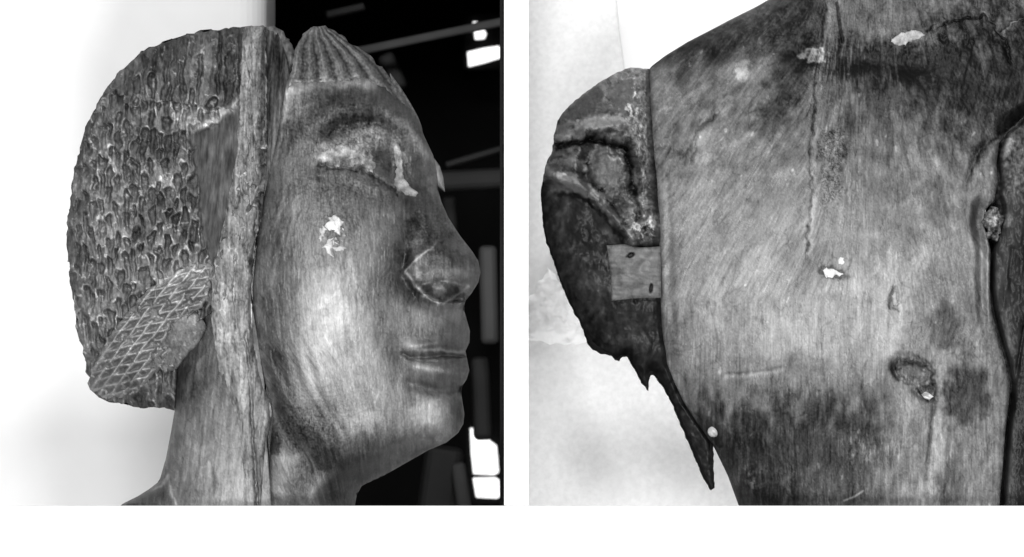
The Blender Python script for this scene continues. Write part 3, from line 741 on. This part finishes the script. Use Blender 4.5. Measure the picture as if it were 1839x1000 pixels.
flake('gesso_patch', [(588, 408), (596, 396), (606, 390), (612, 398), (617, 404), (612, 414), (614, 426), (604, 420), (592, 418)], face_depth, head, 206, 26, seed=51, rag=5, scale=5)
flake('gesso_patch', [(576, 420), (584, 412), (590, 418), (584, 432), (577, 440)], face_depth, head, 196, 16, seed=53, rag=5, scale=5)
flake('gesso_patch', [(590, 436), (600, 432), (602, 444), (596, 456), (602, 466), (592, 460), (586, 448)], face_depth, head, 200, 16, seed=55, rag=5, scale=5)
flake('gesso_patch', [(600, 450), (614, 447), (626, 450), (620, 455), (606, 456)], face_depth, head, 190, 12, seed=57, rag=3, scale=5)

rr = random.Random(12)
for k in range(16):
    cu, cv = rr.gauss(600, 13), rr.gauss(422, 24); a0 = rr.uniform(0, 3.1); l1, l2 = rr.uniform(2.5, 7), rr.uniform(1.2, 2.6)
    flake('gesso_patch', [(cu + l1 * math.cos(q) * math.cos(a0) - l2 * math.sin(q) * math.sin(a0), cv + l1 * math.cos(q) * math.sin(a0) + l2 * math.sin(q) * math.cos(a0)) for q in np.linspace(0, 2 * math.pi, 9)[:-1]], face_depth, head, rr.uniform(150, 205), 16, seed=80 + k, rag=1.6, scale=4, lift=0.6)

# ================================================================== THE HEADLESS TORSO
TORSO = [(1166, 124), (1171, 118), (1196, 99), (1235, 75), (1274, 55), (1310, 36), (1340, 21), (1358, 12), (1400, -12), (1450, -50), (1500, -110), (1640, -130), (1780, -70), (1960, 20), (1990, 120), (1960, 200), (1880, 205),
         (1839, 216), (1806, 236), (1788, 262), (1784, 300), (1787, 330), (1780, 362), (1764, 380), (1761, 405), (1768, 430), (1773, 450), (1772, 520), (1775, 560), (1786, 604), (1799, 648), (1809, 690), (1807, 722), (1800, 780), (1795, 850), (1790, 909),
         (1327, 909), (1307, 854), (1280, 798), (1251, 758), (1228, 722), (1211, 686), (1198, 653), (1191, 613), (1188, 580), (1186, 540), (1183, 444), (1180, 390), (1174, 330), (1168, 250), (1165, 190)]
TDOM = [(1120, 160), (1166, 112), (1235, 75), (1310, 36), (1400, -12), (1500, -130), (1640, -160), (1780, -90), (1990, 20), (2050, 200), (2000, 500), (1960, 700), (1950, 1250), (1420, 1250), (1327, 909), (1280, 798), (1228, 722), (1191, 640), (1160, 560), (1120, 400)]
tbase = Swell(TDOM, 165, 8.0, 0.5)
torso = empty('wooden_torso', (px(1500), 0, 0))
tag(torso, 'weathered wooden carved torso seen from behind, cracked and worn, with broken left arm', 'sculpture')
TORX = np.array([p if p[1] < 909 else (p[0], 909) for p in TORSO]); k_ = [i for i, p in enumerate(TORSO) if p[1] == 909]
TORX = np.concatenate([TORX[:k_[0] + 1], [(1780, 1200), (1440, 1200)], TORX[k_[1]:]])
CR = [(1478, -20), (1476, 60), (1466, 108), (1460, 160), (1458, 215), (1450, 290), (1454, 345), (1448, 400), (1444, 470)]
SPINE = [(1466, 108), (1472, 240), (1480, 330)]
KN1 = [(1596, 655), (1604, 640), (1622, 644), (1640, 648), (1660, 660), (1664, 680), (1650, 690)]
KN2 = [(1650, 700), (1664, 690), (1672, 700), (1668, 718), (1650, 714), (1636, 700)]
def torso_depth(u, v, sd):
    d = tbase(u, v)
    sd = np.where(v > 840, sdf(TORX, u, v), sd) if v.size > 4000 else sd
    e = np.sqrt(np.maximum(sd, 0) * 120)
    m = d * e / np.sqrt(d * d + e * e + 1e-9)
    left_joint = ss(1215, 1190, u) * ss(118, 140, v) * ss(640, 560, v)
    m2 = d - 26 * np.exp(-sd / 3.5)
    d = np.where(sd < 30, m + (d - m) * ss(0, 30, sd), d) * (1 - left_joint) + m2 * left_joint
    right = ss(1740, 1770, u) * ss(200, 260, v)
    d = d * (1 - right) + (tbase(u, v) - 26 * np.exp(-sd / 3)) * right
    # shoulder blades, furrow of the spine, waist
    d = d + 16 * G(u, v, 1330, 330, 130, 170, 15) + 14 * G(u, v, 1650, 360, 110, 170, -10) - 12 * line(u, v, SPINE + [(1490, 560), (1500, 900)], 40)
    d = d - 14 * line(u, v, [(1180, 120), (1300, 105), (1420, 100), (1520, 105), (1640, 120)], 26) + 10 * G(u, v, 1400, 600, 150, 90) - 12 * line(u, v, [(1250, 730), (1360, 760), (1520, 790)], 50)
    # cracks, knots, chips
    d = d - 5 * line(u, v, CR, 1.9, 3.5) - 7 * line(u, v, [(1500, 10), (1506, 60), (1510, 80)], 2.2, 1) - 4 * line(u, v, [(1236, 300), (1250, 240), (1280, 212), (1300, 192)], 4, 4)
    rough = patch(u, v, 1492, 275, 24, 38, 0, .5, .3, 18) + patch(u, v, 1488, 340, 16, 34, 10, .5, .3, 14)
    d = d + 4 * rough * mot(u, v, 9, 201) - 3 * rough
    d = d + 15 * line(u, v, KN1, 6, 3) - 24 * line(u, v, [(1600, 662), (1606, 678)], 5) - 18 * patch(u, v, 1632, 668, 26, 18, 0, .3, .4, 12) + 15 * line(u, v, KN2, 5, 2) - 12 * patch(u, v, 1655, 702, 10, 8, 0, .2, .4)
    d = d - 6 * line(u, v, [(1672, 720), (1668, 760), (1660, 830)], 4, 2) - 8 * patch(u, v, 1600, 540, 9, 19, 0, .2, .4, 10) + 6 * line(u, v, [(1596, 520), (1592, 540), (1600, 558), (1608, 546)], 3)
    d = d - 5 * line(u, v, [(1725, 345), (1735, 310), (1752, 275), (1790, 240), (1835, 215)], 5, 2) + 5 * line(u, v, [(1745, 330), (1755, 300), (1795, 255)], 6, 2)
    d = d - 7 * line(u, v, [(1660, 60), (1700, 45), (1740, 38), (1766, 32), (1786, 58), (1800, 80), (1808, 115)], 3, 5) - 6 * line(u, v, [(1795, 62), (1815, 46), (1839, 36)], 3, 5)
    d = d + 0.7 * streak(u + 0.30 * np.minimum(v - 480, 0), v, 9, 80, 0, 203) + 0.7 * fbm(u / 6, v / 9, 204, 3) + 3 * fbm(u / 70, v / 90, 205, 2)
    top = ss(130, 60, v)
    d = d + top * 3 * fbm(u / 12, v / 12, 206, 3)
    d = d - 6 * patch(u, v, 1490, 492, 24, 10, 15, .35, .4, 12)
    return d
def torso_tone(u, v, sd, d):
    us = u + (0.45 * np.minimum(v - 540, 0) - 0.0004 * np.minimum(v - 540, 0) ** 2) * ss(1560, 1440, u) - 0.18 * (v - 500) * ss(1560, 1640, u) * ss(620, 560, v)
    t = 105 + 14 * fbm(u / 100, v / 120, 211, 3) - 12 * ss(330, 180, v) + 13 * mot(us, v, 40, 230, 1.8) + 10 * mot(us, v, 13, 231, 1.8) + 9 * streak(us, v, 6, 70, 0, 212) + (6 + 4 * ss(330, 480, v)) * streak(us, v, 2.8, 60, 0, 213) + 11 * fbm(u / 2.8, v / 4, 214, 3)
    t = t - 18 * curl(us, v, 40, 232, 2.2, .05) + 15 * curl(us, v, 30, 233, 2.6, .05) - 24 * curl(us, v, 17, 234, 4.5, .07) * ss(-.1, .4, fbm(u / 60, v / 60, 235, 2)) + 24 * curl(us, v, 13, 237, 7.0, .08) * ss(0, .4, fbm(u / 50, v / 60, 238, 2))
    t = t + 42 * G(u, v, 1440, 580, 170, 85) + 20 * G(u, v, 1400, 430, 180, 110) + 16 * G(u, v, 1250, 420, 60, 160) + 14 * G(u, v, 1690, 430, 70, 130) + 16 * G(u, v, 1560, 500, 60, 90)
    mott = fbm(u / 26, v / 30, 215, 4)
    t = t + 13 * mott * ss(420, 260, v) + 6 * mott
    # dark patina: neck and shoulders, loins
    t = t - 50 * ss(140, 75, v + 20 * fbm(u / 50, v / 30, 216, 3) + 0.05 * (u - 1400) * (u > 1400) * -1) * ss(1520, 1440, u)
    t = t - 46 * ss(1.5, .5, np.hypot((u - 1600) / 120, (v - 118) / 38) + .7 * mot(us, v, 22, 241, 2.4)) - 30 * ss(1.6, .4, np.hypot((u - 1670) / 170, (v - 175) / 95) + .7 * mot(us, v, 26, 242, 2.6)) - 44 * ss(1.6, .4, np.hypot((u - 1810) / 120, (v - 140) / 125) + .6 * mot(u, v, 24, 243, 1.5)) - 12 * G(u, v, 1720, 60, 120, 40)
    t = t - 44 * patch(u, v, 1414, 150, 30, 70, 28, .5, .5, 24) - 26 * patch(u, v, 1385, 215, 50, 26, -35, .6, .5, 24) - 22 * patch(u, v, 1225, 135, 14, 44, 20, .5, .5, 20)
    lo = v + 0.02 * (u - 1400) + 46 * fbm(u / 24, v / 50, 217, 4)
    t = t - 66 * ss(680, 775, lo) * ss(1640, 1520, u + 30 * fbm(u / 40, v / 40, 218, 2)) * (1 - 0.6 * G(u, v, 1590, 850, 80, 80)) + 18 * ss(700, 770, lo) * ss(-0.1, 0.6, streak(u, v, 9, 50, 0, 219))
    t = t + 34 * G(u, v, 1350, 862, 24, 26) * ss(-0.2, 0.4, fbm(u / 12, v / 12, 220, 3)) + 40 * G(u, v, 1560, 805, 60, 26) * ss(0.1, 0.5, streak(u, v, 4, 22, 0, 221))
    t = t - 50 * patch(u, v, 1728, 705, 36, 62, 0, .45, .4, 24) - 34 * patch(u, v, 1690, 590, 28, 46, -8, .3, .3, 30) - 26 * patch(u, v, 1700, 870, 26, 44, 8, .35, .3, 30) - 26 * patch(u, v, 1672, 360, 26, 42, 0, .35, .35, 28) - 22 * patch(u, v, 1608, 340, 26, 30, 0, .5, .5, 20)
    t = t + 26 * line(u, v, [(1650, 455), (1630, 500), (1612, 570), (1590, 640)], 13, 8) + 24 * line(u, v, [(1690, 640), (1682, 740), (1676, 830), (1660, 905)], 12, 8) + 16 * line(u, v, [(1600, 470), (1585, 560), (1560, 680)], 14, 8)
    t = t + 26 * line(u, v, [(1745, 600), (1760, 650), (1720, 640)], 12, 8)
    # dark cracks, pale knots
    t = t - 50 * line(u, v, CR, 1.7, 4.0) * ss(-0.5, 0.3, fbm(u / 20, v / 30, 236, 2)) + 22 * line(u, v, [(p[0] + 7, p[1]) for p in CR], 5, 4) - 45 * line(u, v, [(1500, 10), (1506, 60), (1510, 80)], 2.4, 1) + 26 * G(u, v, 1488, 45, 6, 40)
    t = t + 88 * patch(u, v, 1456, 104, 24, 11, 0, .6, .3, 12) + 46 * patch(u, v, 1331, 130, 12, 20, 25, .5, .4, 12) + 34 * patch(u, v, 1296, 195, 12, 18, 35, .5, .4, 12)
    t = t - 36 * line(u, v, [(1228, 300), (1238, 262), (1256, 232), (1284, 212)], 3.5, 4) + 20 * patch(u, v, 1265, 260, 28, 30, 0, .6, .5, 14)
    rough = patch(u, v, 1492, 275, 24, 38, 0, .5, .3, 18) + patch(u, v, 1488, 340, 16, 34, 10, .5, .3, 14)
    t = t + rough * (34 * mot(u, v, 8, 222) - 40 * curl(u, v, 12, 223, 1, .15))
    t = t - 40 * line(u, v, [(1594, 654), (1597, 672), (1608, 684)], 3, 2) - 30 * patch(u, v, 1632, 666, 24, 14, 0, .4, .4, 10) - 34 * line(u, v, [(1636, 640), (1660, 652), (1672, 668), (1664, 690)], 2.5, 2) + 22 * line(u, v, [(1640, 654), (1658, 668), (1652, 686), (1634, 696)], 5, 2)
    t = t - 44 * line(u, v, [(1640, 700), (1660, 722), (1674, 712), (1668, 692)], 2.5, 2) - 34 * line(u, v, [(1673, 722), (1668, 760), (1660, 830), (1656, 860)], 3.5, 2)
    t = t - 46 * line(u, v, [(1592, 556), (1591, 536), (1598, 518)], 2.4, 1.5) - 40 * line(u, v, [(1598, 556), (1608, 562)], 2, 1)
    t = t - 30 * line(u, v, [(1728, 345), (1738, 312), (1756, 280), (1790, 243), (1835, 215)], 4, 2) + 20 * line(u, v, [(1752, 320), (1762, 296), (1800, 250)], 5, 3)
    t = t - 36 * line(u, v, [(1660, 60), (1700, 45), (1740, 38), (1766, 32), (1786, 58), (1800, 80), (1808, 115)], 3, 5) + 45 * line(u, v, [(1760, 20), (1780, 50), (1795, 66), (1815, 46), (1839, 36)], 2, 6) + 40 * line(u, v, [(1664, 62), (1690, 44), (1696, 54)], 2.2, 4)
    t = t + 70 * line(u, v, [(1512, 899), (1530, 892), (1546, 881)], 1.8) + 22 * line(u, v, [(1300, 678), (1340, 676), (1400, 668)], 4, 2) - 20 * line(u, v, [(1300, 671), (1350, 670), (1400, 660)], 3, 2)
    t = t - 40 * patch(u, v, 1490, 493, 25, 11, 15, .35, .25, 12) - 26 * line(u, v, [(1512, 492), (1522, 480), (1526, 460)], 2, 1)
    for k in range(34):
        r = random.Random(k); cu, cv = r.uniform(1190, 1800), r.choice([r.uniform(60, 330), r.uniform(300, 880)])
        m = (np.abs(u - cu) < 16) & (np.abs(v - cv) < 16)
        t[m] += 42 * patch(u[m], v[m], cu, cv, r.uniform(1.2, 3.0), r.uniform(1.5, 6), r.uniform(-20, 40), .4, .5, 6, 30)
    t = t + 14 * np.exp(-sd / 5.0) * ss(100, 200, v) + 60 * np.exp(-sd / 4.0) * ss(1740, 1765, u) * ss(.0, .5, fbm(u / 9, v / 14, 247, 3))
    t = t - 34 * line(u, v, KN1, 2.4, 5) - 34 * line(u, v, [(p[0] + 6, p[1] + 8) for p in KN1], 2.2, 5)
    return t
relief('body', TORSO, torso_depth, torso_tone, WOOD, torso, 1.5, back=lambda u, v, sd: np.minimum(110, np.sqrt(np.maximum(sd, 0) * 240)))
flake('gesso_patch', [(1594, 80), (1604, 70), (1618, 62), (1640, 58), (1656, 66), (1650, 72), (1636, 78), (1622, 87), (1606, 86)], torso_depth, torso, 168, 22, seed=61)
flake('gesso_patch', [(1473, 490), (1480, 484), (1492, 486), (1502, 492), (1511, 496), (1504, 499), (1496, 496), (1490, 502), (1479, 502)], torso_depth, torso, 212, 12, seed=63, rag=2, lift=5)
flake('gesso_patch', [(1500, 471), (1504, 465), (1510, 466), (1512, 474), (1508, 479), (1502, 477)], torso_depth, torso, 222, 8, seed=65, rag=1.5)
flake('gesso_patch', [(1650, 708), (1658, 704), (1666, 708), (1671, 714), (1662, 721), (1654, 716)], torso_depth, torso, 205, 12, seed=67, rag=2, lift=5)
flake('gesso_patch', [(1595, 534), (1602, 526), (1606, 538), (1606, 552), (1598, 552)], torso_depth, torso, 170, 14, seed=69, rag=2, lift=4)
# peg on the left flank
KNOB = [(1281 + 10.5 * math.cos(a), 775 + 10 * math.sin(a)) for a in np.linspace(0, 2 * math.pi, 28, endpoint=False)]
relief('peg', KNOB, lambda u, v, sd: 36 + 14 * np.sqrt(np.clip(sd / 8, 0, 1)), lambda u, v, sd, d: 178 + 18 * fbm(u / 5, v / 5, 77, 3), GESSO, torso, 1.2, skirt=36)

# ---- broken left arm
ARM = [(1172, 124), (1150, 122), (1132, 121), (1108, 130), (1075, 149), (1042, 173), (1015, 196), (1001, 217), (995, 244), (991, 274), (979, 298), (971, 345), (973, 384), (979, 426), (991, 462), (1006, 504), (1021, 540), (1030, 561),
       (1039, 571), (1043, 582), (1050, 603), (1061, 625), (1079, 634), (1099, 639), (1105, 646), (1113, 649), (1118, 641), (1127, 639), (1139, 662), (1152, 686), (1165, 702), (1166, 684), (1170, 669), (1185, 686), (1205, 719),
       (1221, 758), (1238, 798), (1254, 837), (1264, 860), (1277, 880), (1283, 876), (1281, 800), (1300, 790), (1290, 700), (1250, 560), (1240, 300), (1215, 140)]
ADOM = [(1172, 118), (1132, 119), (1075, 149), (1015, 196), (991, 274), (971, 345), (979, 426), (1006, 504), (1043, 582), (1099, 645), (1160, 690), (1221, 758), (1277, 880), (1300, 880), (1330, 700), (1320, 200)]
abase = Swell(ADOM, 120, 7.0, 0.5)
ARMA = np.array(ARM)
LIPU = [(1000, 264), (1030, 260), (1060, 254), (1085, 256), (1110, 264), (1126, 272)]
DIAG = [(985, 318), (1020, 330), (1055, 345), (1085, 375), (1110, 405), (1135, 435)]
def arm_depth(u, v, sd):
    d = abase(u, v); e = np.sqrt(np.maximum(sd, 0) * 150)
    m = d * e / np.sqrt(d * d + e * e + 1e-9)
    d = np.where(sd < 30, m + (d - m) * ss(0, 30, sd), d)
    sock = patch(u, v, 1095, 318, 48, 62, -20, .12, .2, 30)           # hollow socket
    d = d - 62 * sock + 44 * patch(u, v, 1092, 312, 34, 48, -15, .2, .5, 22) + 24 * line(u, v, [(1035, 330), (1030, 290), (1050, 240), (1100, 232), (1140, 255), (1152, 320), (1156, 390)], 11, 4)
    d = d - 26 * line(u, v, LIPU, 5, 4) + 16 * line(u, v, [(1020, 236), (1075, 226), (1115, 236)], 10, 4)
    d = d - 12 * line(u, v, [(1122, 255), (1132, 300), (1140, 350), (1146, 395)], 5, 3) + 7 * line(u, v, [(1112, 270), (1120, 320), (1126, 375)], 5, 3)
    diag, dt = pl(u, v, DIAG)
    below = ss(-4, 14, v - np.interp(u, [p[0] for p in DIAG], [p[1] for p in DIAG]))
    d = d - 40 * below * ss(300, 340, v) + 20 * np.exp(-(diag / 13) ** 2)
    d = d - 14 * ss(470, 620, v)
    d = d + 6 * fbm(u / 30, v / 36, 231, 3) + 1.2 * fbm(u / 8, v / 10, 232, 2)
    ed = patch(u, v, 1155, 300, 26, 150, -4, .3, .3, 20)
    d = d + 4 * ed * fbm(u / 7, v / 9, 233, 3)
    d = d - 26 * G(u, v, 1145, 462, 60, 30)
    tl = np.interp(v, [118, 250, 330, 444, 580, 653, 722, 798, 854], [1166, 1168, 1174, 1183, 1188, 1198, 1228, 1280, 1307])
    d = d - 2.5 * np.maximum(u - tl + 8, 0)
    return d
def arm_tone(u, v, sd, d):
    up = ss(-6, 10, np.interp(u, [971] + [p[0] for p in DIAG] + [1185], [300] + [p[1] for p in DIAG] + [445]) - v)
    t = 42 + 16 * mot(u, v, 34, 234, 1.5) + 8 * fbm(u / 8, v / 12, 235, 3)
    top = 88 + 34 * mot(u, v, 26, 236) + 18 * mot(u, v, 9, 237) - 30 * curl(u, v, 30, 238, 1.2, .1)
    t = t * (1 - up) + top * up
    t = t - 22 * G(u, v, 1040, 210, 40, 22, -40) - 34 * line(u, v, LIPU, 8, 4) + 44 * patch(u, v, 1086, 222, 30, 9, -8, .5, .5, 14) + 85 * ss(0.15, 0.6, mot(u, v, 10, 239, 1.4)) * G(u, v, 1132, 190, 24, 60)
    t = t + 24 * G(u, v, 1085, 300, 26, 36) + 50 * line(u, v, [(1095, 278), (1104, 292), (1118, 288)], 3, 3) - 34 * line(u, v, [(1127, 262), (1134, 310), (1140, 350)], 6, 3)
    t = t + 48 * line(u, v, [(1000, 338), (1040, 336), (1070, 360), (1100, 395)], 10, 5) - 30 * line(u, v, [(1010, 300), (1050, 318), (1090, 365), (1120, 410)], 5, 4) + 85 * ss(0.15, 0.6, mot(u, v, 9, 240)) * G(u, v, 1150, 412, 34, 32) - 20 * G(u, v, 1000, 280, 18, 26)
    t = t + 60 * ss(0.15, 0.6, mot(u, v, 8, 241, 2.5)) * G(u, v, 1152, 290, 14, 110) - 40 * line(u, v, [(1172, 130), (1174, 240), (1180, 380)], 7, 2)
    t = t + 90 * patch(u, v, 1008, 318, 12, 6, 25, .4, .4, 8) + 60 * line(u, v, [(1126, 424), (1136, 440)], 5, 3) + 55 * patch(u, v, 1170, 400, 7, 12, 0, .4, .3, 8)
    t = t + 12 * ss(0.3, 0.6, fbm(u / 14, v / 20, 242, 3))
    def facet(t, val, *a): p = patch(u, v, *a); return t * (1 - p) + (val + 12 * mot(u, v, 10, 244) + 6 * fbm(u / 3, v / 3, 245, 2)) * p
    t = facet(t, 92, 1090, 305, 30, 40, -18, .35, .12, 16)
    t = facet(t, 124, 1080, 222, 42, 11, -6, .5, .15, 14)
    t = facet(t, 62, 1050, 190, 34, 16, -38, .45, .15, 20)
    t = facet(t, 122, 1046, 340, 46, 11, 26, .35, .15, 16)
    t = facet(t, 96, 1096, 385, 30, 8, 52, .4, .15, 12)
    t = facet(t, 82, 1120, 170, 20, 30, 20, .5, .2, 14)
    t = t - 46 * line(u, v, LIPU, 4, 6) - 36 * line(u, v, [(1122, 268), (1130, 300), (1134, 340), (1146, 372)], 4, 5) - 40 * line(u, v, [(1000, 350), (1040, 352), (1075, 380), (1120, 436)], 4, 4) - 34 * line(u, v, [(1050, 285), (1060, 320), (1090, 360), (1110, 392)], 3.5, 4)
    t = t + 60 * line(u, v, [(1092, 282), (1100, 290), (1112, 286), (1118, 296)], 2.4, 3) + 45 * line(u, v, [(1140, 150), (1144, 200), (1150, 260)], 2.4, 7) * ss(-.1, .4, fbm(u / 8, v / 9, 246, 2)) + 40 * line(u, v, [(1136, 300), (1146, 350), (1152, 390)], 2.2, 6)
    return t
armp = ragged(ARM, 1.6, 10, 5, 4)
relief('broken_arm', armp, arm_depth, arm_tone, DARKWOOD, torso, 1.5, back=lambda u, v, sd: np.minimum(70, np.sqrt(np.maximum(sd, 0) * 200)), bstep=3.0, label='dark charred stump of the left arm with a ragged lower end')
# repair block let into the stump
INS = [(1089, 442), (1120, 440), (1150, 446), (1186, 444), (1187, 536), (1140, 537), (1098, 541), (1097, 500), (1093, 470)]
def ins_depth(u, v, sd):
    return 82 + 0.06 * (u - 1140) - 6 * np.exp(-sd / 2.5) - 5 * patch(u, v, 1132, 460, 7, 3.5, -20, .2, .4, 8) - 5 * patch(u, v, 1168, 519, 3, 8, 8, .2, .4, 8) + 0.7 * streak(u, v, 30, 5, 4, 251)
def ins_tone(u, v, sd, d):
    t = 97 + 10 * streak(u, v, 50, 7, 4, 252) + 16 * mot(u, v, 16, 255) + 8 * fbm(u / 14, v / 12, 253, 3) + 6 * fbm(u / 3, v / 3, 254, 2)
    t = t - 75 * patch(u, v, 1132, 460, 8, 4, -20, .3, .4, 8) - 80 * patch(u, v, 1168, 519, 3.2, 8, 8, .2, .4, 8) - 26 * patch(u, v, 1108, 490, 14, 8, 0, .7, .5, 10) - 20 * line(u, v, [(1110, 510), (1130, 518), (1150, 510)], 5, 3)
    return t
relief('repair_block', INS, ins_depth, ins_tone, WOOD, torso, 1.4, skirt=50, label='paler squared wooden block let into the broken arm')

# ---- right arm beyond the black gap
GAPX = np.array([(1839, 220), (1808, 243), (1797, 268), (1793, 300), (1797, 330), (1794, 352), (1801, 372), (1799, 395), (1789, 420), (1781, 450), (1780, 520), (1786, 560), (1797, 604), (1811, 648), (1819, 690), (1817, 722), (1810, 780), (1805, 850), (1800, 909)], float)
RARM = [(p[0] - 30, p[1] - (14 if i < 4 else 0)) for i, p in enumerate(GAPX)] + [(1990, 909), (2000, 700), (2010, 400), (1980, 240), (1900, 212)]
def rarm_depth(u, v, sd):
    g = np.interp(v, GAPX[:, 1], GAPX[:, 0])
    s_ = u - g
    d = np.minimum(tbase(u, v), 150) - 34 + 16 * np.sqrt(np.clip(s_ / 22, 0, 1)) - 60 * ss(3, -4, s_)
    d = d + 6 * fbm(u / 18, v / 26, 261, 3) * ss(560, 380, v) + 2 * fbm(u / 6, v / 12, 262, 3) - 9 * line(u, v, [(1834, 590), (1826, 640), (1818, 692)], 3) + 7 * line(u, v, [(1795, 560), (1806, 480), (1812, 420)], 6) - 9 * line(u, v, [(1806, 500), (1812, 450)], 4)
    return d
def rarm_tone(u, v, sd, d):
    t = 58 + 14 * fbm(u / 20, v / 50, 263, 3) + 10 * streak(u, v, 5, 40, 0, 264) + ss(400, 330, v) * (22 + 30 * fbm(u / 7, v / 8, 265, 3))
    t = t + 55 * patch(u, v, 1800, 268, 11, 16, 35, .5, .4, 10) + 40 * patch(u, v, 1802, 400, 8, 10, 0, .5, .4, 8) - 20 * ss(1805, 1830, u) * ss(380, 480, v) + 20 * line(u, v, [(1798, 560), (1808, 620), (1814, 680)], 5, 2)
    return t
relief('right_arm', RARM, rarm_depth, rarm_tone, DARKWOOD, torso, 1.6, back=lambda u, v, sd: np.minimum(80, np.sqrt(np.maximum(sd, 0) * 200)))
KNOT = [(1764, 384), (1774, 378), (1786, 380), (1793, 390), (1794, 412), (1786, 430), (1777, 436), (1768, 426), (1763, 405)]
relief('knot', ragged(smooth(KNOT, 3), 7, 12, 3, 3), lambda u, v, sd: tbase(u, v) - 22 + 12 * np.sqrt(np.clip(sd / 10, 0, 1)) + 6 * fbm(u / 7, v / 8, 271, 3) - 12 * patch(u, v, 1782, 418, 7, 7, 0, .3, .4, 6),
       lambda u, v, sd, d: 92 + 60 * fbm(u / 7, v / 7, 272, 3) + 60 * G(u, v, 1776, 398, 8, 12) - 40 * G(u, v, 1782, 418, 8, 7), ROUGHWOOD, torso, 1.2, skirt=30)

# ---- white cloth lying behind the stump
CL = [(944, 540), (960, 508), (975, 490), (990, 470), (1000, 480), (1012, 505), (1040, 540), (1075, 590), (1080, 608), (1000, 607), (944, 600)]
cr = empty('cloth', (px(1010, 0.3), 0.34, 0.0))
tag(cr, 'crumpled white cloth behind the broken arm on the stone slab', 'cloth')
cl = relief('cloth_folds', ragged(CL, 5, 20, 13, 5), lambda u, v, sd: -640 + 20 * np.sqrt(np.clip(sd / 20, 0, 1)) + 9 * fbm(u / 22, v / 22, 281, 3), lambda u, v, sd, d: 246 + 0 * u, CLOTH, cr, 2.5, skirt=24)
